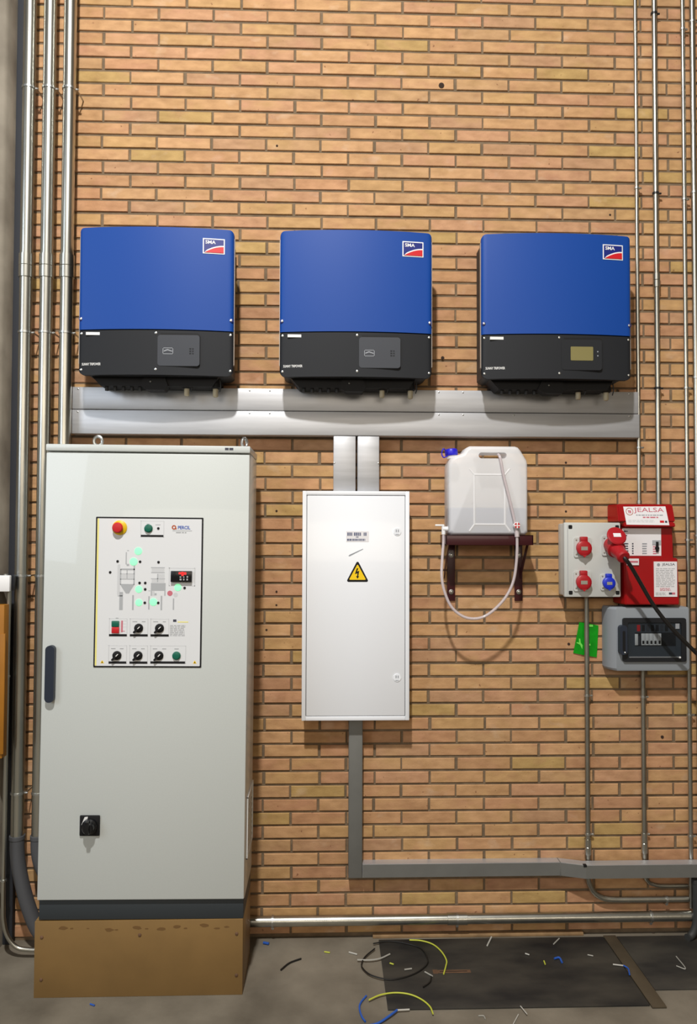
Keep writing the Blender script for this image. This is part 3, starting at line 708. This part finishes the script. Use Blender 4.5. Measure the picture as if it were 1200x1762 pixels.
t.part('tube', MB().tube(HP, .0064, 12), 'hose_clear')
ch = t.part('pinch_clip', MB().lathe((.984, -.155, 1.842), (0, -1, 0), [(0, .014), (.022, .014), (.024, .012)], 16), 'tap_white', label='red and white pinch clip')
pc = MB()
for k in range(4):
    a = math.radians(45+90*k); pc.prism([(.984+.0025*math.cos(a), 1.842+.0025*math.sin(a))]+[(.984+.0130*math.cos(a+d_), 1.842+.0130*math.sin(a+d_)) for d_ in (-.5, 0, .5)], -.1800, -.178)
t.part('clip_wheel', pc, 'red_btn', ch)
t.part('hose_connector', MB().cyl((.985, -.166, 1.815), (.986, -.168, 1.792), .0105, 12), 'hose_clear')

# ------------------------------------------------------------------ socket box, plug and cable
t = Thing('socket_box', (1.342, -.05, 1.526), 'light grey wall box with three red and one blue socket', 'socket box')
SX0, SX1, SZ0, SZ1, SY = 1.214, 1.469, 1.525, 1.857, -.103
t.part('back_box', MB().box(SX0+.004, SX1-.002, -.080, -.001, SZ0+.004, SZ1-.004, .008), 'socket_grey')
t.part('cover', MB().box(SX0, SX1, SY, -.078, SZ0, SZ1, .006), 'socket_grey')
t.part('cover_seam', MB().box(SX0+.0145, SX0+.017, SY-.0006, SY+.002, SZ0+.012, SZ1-.012), 'line_grey')
for x in (SX0+.028, SX1-.016):
    for z in (SZ0+.020, SZ1-.020): t.part('corner_screw', MB().prism(rrect(x-.0085, x+.0085, z-.0085, z+.0085, .004), SY-.001, SY+.002), 'black')
def socket(x, z, r, m, open_=False):
    s = r/.034
    fl_ = t.part('socket_flange', MB().prism(rrect(x-.040*s, x+.038*s, z-.042*s, z+.046*s, .008), SY-.006, SY), 'socket_grey')
    for a, b in ((-.030, .036), (-.030, -.028)): t.part('flange_screw', MB().sphere((x+a*s, SY-.006, z+b*s), .004, 8), 'tag_grey', fl_)
    oct_ = [(x+r*math.cos(math.radians(22.5+45*k)), z+r*math.sin(math.radians(22.5+45*k))) for k in range(8)]
    t.part('socket_body', MB().lathe((x, SY-.004, z), (0, -1, 0), [(0, r*.93), (.018, r*.9)], 20), m)
    if open_: return
    fp = t.part('socket_flap', MB().lathe((x, SY-.020, z-.002), (0, -1, 0), [(0, r), (.005, r), (.008, r*.86), (.009, r*.6)], 20).prism([(x-.022*s, z-.018*s), (x, z-.042*s), (x+.022*s, z-.018*s)], SY-.028, SY-.020), m)
    t.part('flap_hinge', MB().box(x-.016*s, x+.016*s, SY-.026, SY-.003, z+.026*s, z+.050*s, .004), m, fp)
    t.part('flap_tag', MB().box(x-.016*s, x+.013*s, SY-.0300, SY-.0285, z-.010*s, z+.006*s), 'tag_grey', fp)
socket(1.2965, 1.744, .034, 'plug_red'); socket(1.2945, 1.594, .034, 'plug_red'); socket(1.4075, 1.590, .0275, 'plug_blue'); socket(1.422, 1.752, .034, 'plug_red', True)
t = Thing('power_plug', (1.43, -.13, 1.69), 'red industrial plug in upper right socket, its black cable leaving right', 'plug')
c0 = Vector((1.424, SY-.020, 1.757)); axd = Vector((.06, -.86, -.42)).normalized()
t.part('plug_collar', MB().lathe(c0, axd, [(-.012, .036), (.030, .036), (.032, .040), (.044, .040), (.046, .034)], 24), 'plug_red')
t.part('plug_body', MB().lathe(c0+axd*.044, axd, [(0, .033), (.020, .031), (.048, .026), (.050, .029), (.070, .028), (.076, .022)], 22), 'plug_red')
fc = c0+Vector((-.002, -.046, .038)); fax = Vector((.05, -.80, .42)).normalized()
fp = t.part('raised_flap', MB().lathe(fc, fax, [(0, .042), (.007, .043), (.011, .038), (.012, .02)], 24), 'plug_red', label='red socket flap standing open on the plug')
fa = fax.cross(Vector((0, 0, 1))).normalized(); fb = fa.cross(fax).normalized()
q = [fc+fax*.0130+fa*a+fb*b for a, b in ((-.017, -.008), (.017, -.008), (.017, .010), (-.017, .010))]
mb = MB(); mb.quadify([tuple(p) for p in q]+[tuple(p-fax*.002) for p in q], [(0, 1, 2, 3), (7, 6, 5, 4), (0, 4, 5, 1), (1, 5, 6, 2), (2, 6, 7, 3), (3, 7, 4, 0)])
t.part('flap_tag', mb, 'paper', fp)
ce = c0+axd*.115
t.part('cable', MB().tube([tuple(ce-axd*.015), tuple(ce+Vector((.006, -.006, -.008))), (1.462, -.226, 1.668), (1.510, -.212, 1.595), (1.561, -.205, 1.512), (1.611, -.205, 1.443), (1.662, -.205, 1.385), (1.712, -.205, 1.335), (1.758, -.205, 1.29), (1.87, -.20, 1.185), (2.10, -.17, .99)], .0085, 12), 'cable', label='black rubber cable')

# ------------------------------------------------------------------ red wall enclosure with stickers
t = Thing('red_enclosure', (1.59, -.05, 1.5), 'red stepped wall box with white paper labels reading JEALSA', 'wall box')
def wedge(x0, x1, z0, z1, yb0, yt0, m, name):
    mb = MB(); mb.quadify([(x0, -.001, z0), (x1, -.001, z0), (x1, -.001, z1), (x0, -.001, z1), (x0+.012, yb0, z0), (x1, yb0, z0), (x1-.004, yt0, z1), (x0+.012, yt0, z1)],
        [(0, 1, 2, 3), (4, 5, 6, 7), (0, 1, 5, 4), (1, 2, 6, 5), (2, 3, 7, 6), (3, 0, 4, 7)])
    bmesh.ops.recalc_face_normals(mb.bm, faces=mb.bm.faces[:]); bmesh.ops.bevel(mb.bm, geom=mb.bm.edges[:], offset=.004, segments=2, affect='EDGES')
    return t.part(name, mb, m)
top = wedge(1.448, 1.716, 1.861, 1.940, -.1066, -.088, 'sign_red', 'top_hood')
wedge(1.4715, 1.716, 1.838, 1.8605, -.112, -.1066, 'sign_red', 'hood_lip')
mid = wedge(1.4715, 1.718, 1.695, 1.845, -.080, -.080, 'sign_red', 'middle_panel')
bot = wedge(1.4715, 1.728, 1.492, 1.700, -.112, -.108, 'sign_red', 'bottom_cover')
def yt(z): return -.112+(z-1.838)/.102*.024-.0012
mb = MB(); q = [(1.493, 1.848), (1.686, 1.846), (1.678, 1.931), (1.486, 1.929)]
mb.quadify([(x, yt(z), z) for x, z in q]+[(x, yt(z)+.0015, z) for x, z in q], [(0, 1, 2, 3), (7, 6, 5, 4), (0, 4, 5, 1), (1, 5, 6, 2), (2, 6, 7, 3), (3, 7, 4, 0)])
lb = t.part('name_sticker', mb, 'paper', top, 'white sticker reading JEALSA')
def lay(mb):
    for v in mb.bm.verts: v.co.y += yt(v.co.z)
    return mb
t.part('sticker_lettering', lay(lettering('JEALSA', 1.532, 1.668, 1.899, 1.925, -.0002)), 'print_pink', top)
rg = MB(); n = 20; x, z = 1.512, 1.907
for (ro, ri) in ((.0170, .0145),):
    A_ = [rg.bm.verts.new((x+ro*math.cos(2*math.pi*i/n), -.0006, z+ro*math.sin(2*math.pi*i/n))) for i in range(n)]; B_ = [rg.bm.verts.new((x+ri*math.cos(2*math.pi*i/n), -.0006, z+ri*math.sin(2*math.pi*i/n))) for i in range(n)]
    for i in range(n): rg.bm.faces.new((A_[i], A_[(i+1) % n], B_[(i+1) % n], B_[i]))
t.part('sticker_ring', lay(rg), 'print_orange', top)
t.part('sticker_emblem', lay(MB().box(1.504, 1.516, -.0008, 0, 1.909, 1.912).box(1.507, 1.511, -.0008, 0, 1.900, 1.912).box(1.513, 1.519, -.0008, 0, 1.900, 1.911)), 'print_pink', top)
t.part('sticker_print', lay(strokes(1.540, 1.664, 1.888, 1.894, 0, 1, 31, .7)), 'print_grey', top)
t.part('sticker_print', lay(strokes(1.570, 1.640, 1.877, 1.885, 0, 1, 32, .7)), 'print_pink', top)
t.part('sticker_print', lay(strokes(1.502, 1.630, 1.858, 1.871, 0, 2, 33, .45)), 'line_light', top)
t.part('sticker_stamp', lay(MB().box(1.645, 1.664, -.0006, 0, 1.857, 1.867)), 'logo_red', top); t.part('sticker_stamp', lay(MB().box(1.668, 1.678, -.0006, 0, 1.857, 1.866)), 'print_dark', top)
YM = -.0812
t.part('data_label', MB().box(1.486, 1.662, YM, -.079, 1.709, 1.832), 'paper', mid)
t.part('data_print', strokes(1.492, 1.513, 1.714, 1.768, YM, 5, 41, .5, .02), 'print_dark', mid); t.part('data_print', strokes(1.529, 1.536, 1.714, 1.768, YM, 5, 42, .6, .02), 'print_dark', mid)
t.part('data_print', strokes(1.575, 1.597, 1.714, 1.768, YM, 5, 43, .5, .02), 'print_grey', mid); t.part('data_print', strokes(1.624, 1.642, 1.714, 1.764, YM, 5, 44, .5, .02), 'print_pink', mid)
t.part('data_print', strokes(1.492, 1.508, 1.796, 1.803, YM, 1, 45, .8, .1), 'print_dark', mid); t.part('data_print', strokes(1.492, 1.512, 1.815, 1.822, YM, 1, 46, .8, .1), 'print_dark', mid)
t.part('label_switch', MB().box(1.621, 1.660, YM-.002, YM, 1.758, 1.779), 'fill_grey', mid); t.part('label_switch', MB().prism(circ(1.642, 1.743, .009), YM-.006, YM).box(1.637, 1.647, YM-.007, YM, 1.726, 1.772), 'black', mid)
YB = -.1135
t.part('small_sticker', MB().box(1.493, 1.546, YB, -.108, 1.668, 1.697), 'paper', bot); t.part('small_sticker_frame', MB().box(1.497, 1.542, YB-.0006, YB, 1.679, 1.687), 'print_pink', bot)
t.part('instruction_sheet', MB().box(1.614, 1.718, YB, -.106, 1.528, 1.684), 'paper', bot, 'white sheet headed JEALSA')
t.part('sheet_lettering', lettering('JEALSA', 1.650, 1.708, 1.664, 1.677, YB), 'print_dark', bot); t.part('sheet_emblem', MB().prism(circ(1.634, 1.670, .007), YB-.0006, YB), 'print_grey', bot)
t.part('sheet_print', strokes(1.622, 1.710, 1.570, 1.656, YB, 12, 51, .35), 'line_grey', bot); t.part('sheet_print', strokes(1.640, 1.690, 1.553, 1.568, YB, 3, 52, .45), 'print_pink', bot)
t.part('sheet_print', strokes(1.620, 1.668, 1.534, 1.548, YB, 3, 53, .4), 'line_grey', bot); t.part('sheet_stamp', MB().box(1.680, 1.694, YB-.0006, YB, 1.538, 1.547), 'print_dark', bot); t.part('sheet_stamp', MB().box(1.694, 1.708, YB-.0006, YB, 1.538, 1.547), 'print_pink', bot)

# ------------------------------------------------------------------ grey breaker box
t = Thing('breaker_box', (1.61, -.05, 1.2), 'grey wall box with smoked window over a row of breakers', 'breaker box')
GX0, GX1, GZ0, GZ1, GY = 1.441, 1.782, 1.198, 1.480, -.098
mb = MB()                                                   # rounded left flank: outline in x,y swept up
prof = [(1.420, -.001), (1.418, -.03), (1.424, -.062), (1.436, -.086), (1.448, GY), (GX1-.006, GY), (GX1, GY+.006), (GX1, -.001)]
rows = []
for z, s in ((GZ0, .97), (GZ0+.010, 1), (GZ1-.010, 1), (GZ1, .97)):
    rows.append([mb.bm.verts.new((1.61+(x-1.61)*s, y*(s if s < 1 else 1), z)) for x, y in prof])
for a, b in zip(rows, rows[1:]):
    for k in range(len(prof)): mb.bm.faces.new((a[k], a[(k+1) % len(prof)], b[(k+1) % len(prof)], b[k]))
mb.bm.faces.new(rows[0]); mb.bm.faces.new(rows[-1][::-1])
bd = t.part('body', mb, 'box_grey', deg=28)
WX0, WX1, WZ0, WZ1 = 1.474, 1.760, 1.239, 1.433
fr = MB(); O = rrect(WX0, WX1, WZ0, WZ1, .010); I = rrect(WX0+.022, WX1-.022, WZ0+.018, WZ1-.020, .006)
A_ = [[fr.bm.verts.new((x, y, z)) for x, z in o_] for o_, y in ((O, GY), (O, GY-.009), (I, GY-.009), (I, GY-.001))]
n = len(O)
for a, b in zip(A_, A_[1:]):
    for i in range(n): fr.bm.faces.new((a[i], a[(i+1) % n], b[(i+1) % n], b[i]))
wf = t.part('window_frame', fr, 'frame_dark')
t.part('pane', MB().box(WX0+.018, WX1-.018, GY-.0070, GY-.0055, WZ0+.014, WZ1-.016), 'pane', wf, 'smoked plastic pane')
t.part('inner_panel', MB().box(WX0+.016, WX1-.016, GY-.0030, GY, WZ0+.012, WZ1-.014), 'inner_panel', wf)
t.part('slot', MB().box(1.530, 1.715, GY-.0034, GY, 1.308, 1.368), 'black', wf)
t.part('breaker', MB().box(1.530, 1.544, GY-.0050, GY, 1.312, 1.362, .001), 'breaker', wf); t.part('breaker', MB().box(1.545, 1.553, GY-.0045, GY, 1.314, 1.354), 'panel_grey', wf)
for k in range(5):
    x = 1.559+k*.0182
    t.part('breaker', MB().box(x, x+.0172, GY-.0048, GY, 1.312, 1.364, .001), 'breaker', wf)
    t.part('breaker_lever', MB().box(x+.004, x+.013, GY-.0054, GY, 1.318, 1.332), 'black', wf)
for k, c in enumerate(('red_btn', 'black', 'panel_grey', 'black', 'black', 'panel_grey', 'black')):
    t.part('cable_tag', MB().box(1.540+k*.021, 1.554+k*.021, GY-.0040, GY, 1.374, 1.402), c, wf)
t.part('inner_bar', MB().box(WX0+.030, WX1-.030, GY-.0046, GY, 1.2575, 1.2610), 'line_light', wf); t.part('seal', MB().sphere((WX1-.030, GY-.010, 1.258), .005), 'white', wf); t.part('sticker', MB().box(1.712, 1.730, GY-.0075, GY-.0068, 1.385, 1.408), 'print_grey', wf)
hd = t.part('window_handle', MB().prism(rrect(1.454, 1.488, 1.273, 1.402, .014), GY-.026, GY-.001), 'handle')
t.part('handle_slot', MB().prism(rrect(1.466, 1.478, 1.288, 1.378, .005), GY-.0268, GY-.024), 'black', hd); t.part('handle_screw', MB().sphere((1.476, GY-.026, 1.283), .005), 'zinc', hd)

# ------------------------------------------------------------------ green plastic wrapper tucked behind the pipe
mb = MB(); nx, nz = 8, 9; rg_ = random.Random(9); g = []
for j in range(nz+1):
    row = []
    for i in range(nx+1):
        u, v = i/nx, j/nz
        x = 1.286+.108*u+.020*v*(1-u)+.008*v; z = 1.262-.020*u+(.142+.004*u)*v
        row.append((x, -.0035-.0022*abs(math.sin(3.1*u+2*v))-rg_.uniform(0, .001), z))
    g.append(row)
fv = [[mb.bm.verts.new(p) for p in r_] for r_ in g]; bv = [[mb.bm.verts.new((p[0], p[1]+.0025, p[2])) for p in r_] for r_ in g]
for j in range(nz):
    for i in range(nx):
        mb.bm.faces.new((fv[j][i], fv[j][i+1], fv[j+1][i+1], fv[j+1][i])); mb.bm.faces.new((bv[j][i], bv[j+1][i], bv[j+1][i+1], bv[j][i+1]))
for i in range(nx):
    for R_ in (0, nz): mb.bm.faces.new((fv[R_][i], fv[R_][i+1], bv[R_][i+1], bv[R_][i]))
for j in range(nz):
    for c_ in (0, nx): mb.bm.faces.new((fv[j][c_], fv[j+1][c_], bv[j+1][c_], bv[j][c_]))
t = Thing('plastic_wrapper', (1.34, -.005, 1.246), 'crumpled bright green plastic wrapper tucked behind a thin pipe', 'wrapper')
t.part('wrapper', mb, 'green_wrap', deg=60)
t.part('wrapper_print', MB().prism([(1.311, 1.328), (1.317, 1.328), (1.319, 1.310), (1.328, 1.298), (1.326, 1.280), (1.316, 1.300), (1.300, 1.308), (1.302, 1.312), (1.312, 1.310)], -.0075, -.004), 'green_light')
t.part('wrapper_print', MB().box(1.357, 1.376, -.0075, -.004, 1.382, 1.391).box(1.357, 1.364, -.0075, -.004, 1.296, 1.304), 'green_light')

# ------------------------------------------------------------------ steel conduits
def clamp(t, x, y, z, r, axis='z', m='zinc', base=True):
    a = (0, 0, 1) if axis == 'z' else (1, 0, 0)
    c = Vector((x, y, z)); av = Vector(a)
    cl = t.part('clamp', MB().lathe(c-av*.005, a, [(0, r+.001), (.0005, r+.0032), (.0095, r+.0032), (.010, r+.001)], 18), m)
    if axis == 'z': t.part('clamp_bolt', MB().cyl((x+r, y, z), (x+r+.014, y, z), .0045, 8).box(x+r+.003, x+r+.008, y-.004, -.001, z-.003, z+.003), m, cl)
    else: t.part('clamp_bolt', MB().cyl((x, y, z-r), (x, y, z-r-.014), .0045, 8).box(x-.006, x+.006, y-.006, -.001, z-r-.010, z-r-.002), m, cl)
def pipe(x, y, z0, z1, r, label, m='galv', clamps=(), couplings=(), cm='zinc', group=None, name='steel_conduit'):
    t = Thing(name, (x, y, z0), label, 'conduit', group)
    t.part('pipe', MB().cyl((x, y, z0), (x, y, z1), r, 24), m)
    for z in clamps: clamp(t, x, y, z, r, 'z', cm)
    for z0_, z1_ in couplings:
        zm = (z0_+z1_)/2
        t.part('coupling', MB().lathe((x, y, z0_), (0, 0, 1), [(0, r), (.001, r+.004), (zm-z0_-.002, r+.004), (zm-z0_, r+.0025), (zm-z0_+.002, r+.004), (z1_-z0_-.001, r+.004), (z1_-z0_, r)], 24), 'galv')
    return t
LC = [3.777, 2.684, 1.616, .68]
for x, lab in ((-1.174, 'thick upright steel pipe closest to the concrete column'), (-1.085, 'middle one of the three thick upright steel pipes'), (-.9965, 'thick upright steel pipe beside the first blue inverter')):
    pipe(x, -.090, .4995, 4.75, .0275, lab, clamps=LC, couplings=[(2.927, 3.032)])
SL = [(-1.174, -.09, .4985), (-1.172, -.09, .42), (-1.160, -.09, .335), (-1.130, -.088, .215), (-1.088, -.085, .105), (-1.045, -.08, .056), (-.985, -.075, .047)]
SL2 = [(-1.085, -.09, .4985), (-1.083, -.09, .43), (-1.065, -.09, .36), (-1.02, -.09, .29), (-.97, -.09, .25), (-.93, -.09, .24)]
for dx, lab, path in ((0, 'grey flexible sleeve curving from the pipe nearest the column', SL), (.089, 'grey flexible sleeve mostly hidden behind the grey cabinet', SL2)):
    t = Thing('flexible_sleeve', (-1.18+dx, -.09, .05), lab, 'sleeve')
    t.part('sleeve', MB().tube(path, .0300, 18), 'conduit_grey')
    t.part('sleeve_collar', MB().lathe((-1.174+dx, -.09, .482), (0, 0, 1), [(0, .0300), (.001, .0325), (.016, .0325), (.017, .028)], 20), 'conduit_grey')
pipe(1.588, -.022, 1.92, 4.75, .0088, 'thin pipe beside the right inverter, dropping to the red box', clamps=[3.41, 2.203], couplings=[(1.93, 1.96)])
pipe(1.676, -.026, 1.92, 4.75, .0122, 'pipe with dark clamps dropping to the red box', clamps=[4.235, 3.385, 2.477], couplings=[(2.945, 3.01)], cm='frame_dark')
pipe(1.811, -.024, .12, 4.75, .0095, 'thin pipe passing right of the red box down to the trunking', clamps=[4.165, 3.36, 2.48, 1.78, .985, .44])
pipe(1.860, -.0185, .12, 4.75, .0130, 'thick upright pipe at the right edge of the picture', clamps=[4.205, 3.395, 2.53, 1.80])
t = pipe(1.342, -.0195, .25, 1.53, .0110, 'thin pipe running down from the grey socket box', 'galv_dull', clamps=[1.073, .452], couplings=[(.36, .43)])
t.part('pipe_bend', MB().tube([(1.342, -.0195, .255), (1.346, -.0195, .235), (1.366, -.0195, .195), (1.402, -.018, .168), (1.45, -.018, .158), (1.55, -.018, .156), (1.80, -.018, .156)], .0125, 14), 'galv_dull')
clamp(t, 1.70, -.018, .156, .0125, 'x')
t = pipe(1.600, -.0195, .26, 1.20, .0105, 'thin pipe running down from the grey breaker box', 'galv_dull', clamps=[1.066, .450], couplings=[(.365, .455)])
t.part('pipe_bend', MB().tube([(1.600, -.0195, .265), (1.606, -.0195, .250), (1.626, -.015, .228), (1.66, -.015, .217), (1.70, -.015, .214), (1.80, -.015, .214)], .0085, 12), 'galv_dull')
t = Thing('steel_conduit', (.7, -.032, .066), 'thick level steel pipe along the wall just above the floor', 'conduit')
t.part('pipe', MB().cyl((-.60, -.034, .089), (1.805, -.034, .089), .0225, 24), 'galv')
for x in (-.075, .745, 1.62): clamp(t, x, -.034, .089, .0225, 'x')
t.part('coupling', MB().lathe((.70, -.034, .089), (1, 0, 0), [(0, .0225), (.001, .0255), (.089, .0255), (.09, .0225)], 24), 'galv')
for x, lab in ((1.815, 'dark flexible hose standing at the right end of the level pipe'), (1.888, 'dark flexible hose at the right edge near the floor')):
    t = Thing('flexible_hose', (x, -.06, 0), lab, 'hose')
    t.part('hose', MB().tube([(x, -.060, .262), (x+.002, -.060, .16), (x, -.062, .08), (x-.015, -.066, .035), (x-.035, -.072, .016), (x-.05, -.078, .0155)], .0165, 14), 'conduit_dark')
    t.part('hose_nut', MB().lathe((x, -.060, .245), (0, 0, 1), [(0, .017), (.001, .0195), (.018, .0195), (.019, .015)], 6), 'conduit_dark')
t = Thing('steel_conduit', (-1.206, -.142, .03), 'thin pipe bending right at the floor beside the column', 'conduit')
t.part('pipe', MB().tube([(-1.203, -.142, 1.56), (-1.205, -.142, 1.30), (-1.206, -.142, .9), (-1.207, -.142, .5), (-1.207, -.142, .24), (-1.203, -.142, .155), (-1.186, -.142, .095), (-1.150, -.142, .052), (-1.105, -.142, .040), (-1.03, -.142, .038), (-.975, -.142, .038)], .0092, 14, sub=5), 'galv')
for z in (1.19, .33): t.part('clamp', MB().lathe((-1.206, -.142, z-.005), (0, 0, 1), [(0, .0094), (.001, .012), (.009, .012), (.010, .0094)], 14).box(-1.262, -1.214, -.147, -.116, z-.004, z+.004), 'zinc')
t = Thing('junction_box', (-1.26, -.16, 1.555), 'white junction box on the concrete column at the left edge', 'junction box')
t.part('box_body', MB().box(-1.40, -1.181, -.180, -.131, 1.556, 1.622, .003), 'handle', label='dark blue box body')
t.part('box_cover', MB().box(-1.402, -1.179, -.198, -.178, 1.555, 1.623, .003), 'tap_white')
t.part('box_screw', MB().lathe((-1.205, -.17, 1.622), (0, 0, 1), [(0, .010), (.006, .010), (.008, .006)], 10), 'zinc')
t = Thing('wooden_board', (-1.32, -.18, .84), 'orange-brown board on the concrete column below the junction box', 'board')
t.part('board', MB().box(-1.46, -1.196, -.205, -.156, .86, 1.50, .003).box(-1.44, -1.30, -.158, -.131, .90, 1.46), 'orange_board')
t.part('batten', MB().box(-1.21, -1.188, -.212, -.200, .88, 1.38, .002), 'orange_board')

# ------------------------------------------------------------------ floor plates
t = Thing('floor_plate', (.9, -.28, 0), 'large black floor plate with a rusty lifting slot', 'floor plate')
t.part('plate', MB().box(.395, 1.400, -.520, -.040, .0005, .006, .001), 'rubber')
t.part('lifting_slot', MB().box(.612, .756, -.296, -.276, .0055, .0068).box(.600, .620, -.300, -.272, .0055, .0066), 'rust'); t.part('slot_gap', MB().box(.628, .742, -.289, -.283, .006, .0073), 'pit')
t = Thing('floor_plate', (1.95, -.23, 0), 'black floor plate in the right corner, beyond the narrow steel bar', 'floor plate')
t.part('plate', MB().box(1.462, 2.45, -.425, -.040, .0005, .006, .001), 'rubber')
single('frame_bar', MB().box(1.403, 1.459, -.535, -.035, .0005, .0085, .0015), 'frame_steel', 'narrow steel bar between the two black floor plates', 'bar')

# ------------------------------------------------------------------ wire offcuts on the floor
def wire(name, pts, r, m, label, cat='wire', closed=False, z=None):
    z = (r+.0065 if z is None else z); xs = sum(p[0] for p in pts)/len(pts); ys = sum(p[1] for p in pts)/len(pts)
    r *= .85
    base = .006 if any(.39 < p[0] < 1.46 and p[1] > -.54 for p in pts) or any(p[0] > 1.46 for p in pts) else 0
    if base == 0: z = r+.0003
    o = single(name, MB().tube([(p[0], p[1], z+.0005) for p in pts], r, 8, closed), m, label, cat, origin=(xs, ys, base)); return o
wire('wire_offcut', [(.372, -.119), (.331, -.173), (.313, -.215), (.311, -.256), (.341, -.307), (.398, -.338), (.445, -.339), (.519, -.307), (.574, -.253), (.59, -.201), (.573, -.124), (.514, -.083), (.439, -.062), (.368, -.08)], .0035, 'cable', 'large open loop of black cable on the floor')
wire('wire_offcut', [(.53, -.055), (.581, -.062), (.628, -.092), (.657, -.149), (.668, -.214), (.659, -.255), (.641, -.31)], .0036, 'wire_yellow', 'yellow-green wire curving over the black plate near the wall')
wire('wire_offcut', [(.326, -.47), (.373, -.44), (.431, -.428), (.486, -.439), (.528, -.471), (.555, -.515), (.561, -.558)], .0036, 'wire_yellow', 'yellow-green wire arching over the front left plate corner')
wire('wire_offcut', [(.318, -.434), (.295, -.474), (.288, -.508), (.294, -.555), (.306, -.586)], .0042, 'wire_blue', 'curved blue wire left of the front yellow wire')
t = Thing('wire_offcut', (.38, -.57, 0), 'blue wire with stripped silver end at the bottom edge', 'wire')
t.part('insulation', MB().tube([(.429, -.533, .011), (.396, -.566, .010), (.353, -.598, .006), (.307, -.612, .005)], .0042, 8), 'wire_blue'); t.part('stripped_end', MB().tube([(.427, -.534, .011), (.476, -.53, .010)], .0030, 8), 'wire_white')
wire('wire_offcut', [(.293, -.202), (.347, -.205), (.391, -.194), (.434, -.163)], .0040, 'wire_grey', 'grey curved wire inside the black cable loop')
wire('wire_offcut', [(.566, -.293), (.594, -.324)], .0034, 'wire_grey', 'short straight grey wire touching the black loop')
wire('wire_offcut', [(.588, -.324), (.577, -.362), (.546, -.394)], .0034, 'cable', 'short bent black wire in front of the loop on the plate')
wire('wire_offcut', [(-.025, -.254), (.008, -.206), (.056, -.175)], .0042, 'cable', 'short curved black wire on bare concrete beside the brown base')
bits = [('white', [(.898, -.041), (.864, -.109)], .0040, 'white stick lying at the wall on the large plate'),
        ('white', [(.883, -.558), (.85, -.611)], .0024, 'white sliver on the concrete at the bottom edge'),
        ('white', [(.901, -.52), (.913, -.567)], .0024, 'white sliver crossing the front edge of the large plate'),
        ('grey', [(.731, -.562), (.75, -.563), (.753, -.58)], .0026, 'small bent grey sliver in front of the large plate'),
        ('white', [(.26, -.131), (.295, -.149)], .0036, 'small white wire piece left of the black loop'),
        ('yellow', [(.154, -.125), (.178, -.132)], .0034, 'tiny yellow piece on bare concrete near the wall'),
        ('blue', [(-.114, -.052), (-.089, -.061)], .0065, 'tiny blue piece at the wall beside the brown base'),
        ('grey', [(1.197, -.059), (1.158, -.103)], .0032, 'grey sliver near the wall on the large plate, right half'),
        ('blue', [(1.126, -.216), (1.149, -.21), (1.15, -.244)], .0050, 'small curled blue piece on the large plate'),
        ('white', [(1.359, -.261), (1.399, -.271)], .0034, 'white piece beside the narrow steel bar'),
        ('blue', [(1.398, -.276), (1.408, -.298), (1.397, -.339)], .0036, 'thin blue piece lying across the steel bar edge'),
        ('grey', [(1.652, -.209), (1.649, -.297), (1.62, -.277)], .0026, 'bent grey wire on the right corner plate'),
        ('yellow', [(1.078, -.229), (1.076, -.252)], .0034, 'tiny yellow piece beside the curled blue one'),
        ('yellow', [(.428, -.228), (.443, -.237)], .0034, 'tiny yellow piece inside the black loop'),
        ('grey', [(.484, -.276), (.515, -.27)], .0036, 'small grey piece inside the black loop'),
        ('blue', [(-.741, -.455), (-.721, -.465)], .0035, 'tiny blue piece in front of the brown base'),
        ('white', [(1.014, -.172), (1.029, -.182)], .0032, 'tiny white piece in the middle of the large plate'),
        ('grey', [(1.278, -.188), (1.299, -.197)], .0030, 'tiny grey piece left of the steel bar')]
for c, p, r, lab in bits: wire('wire_scrap', p, r, 'wire_'+c, lab, 'scrap', z=(.0095+r if p[0][0] > 1.38 and p[0][0] < 1.46 else None))
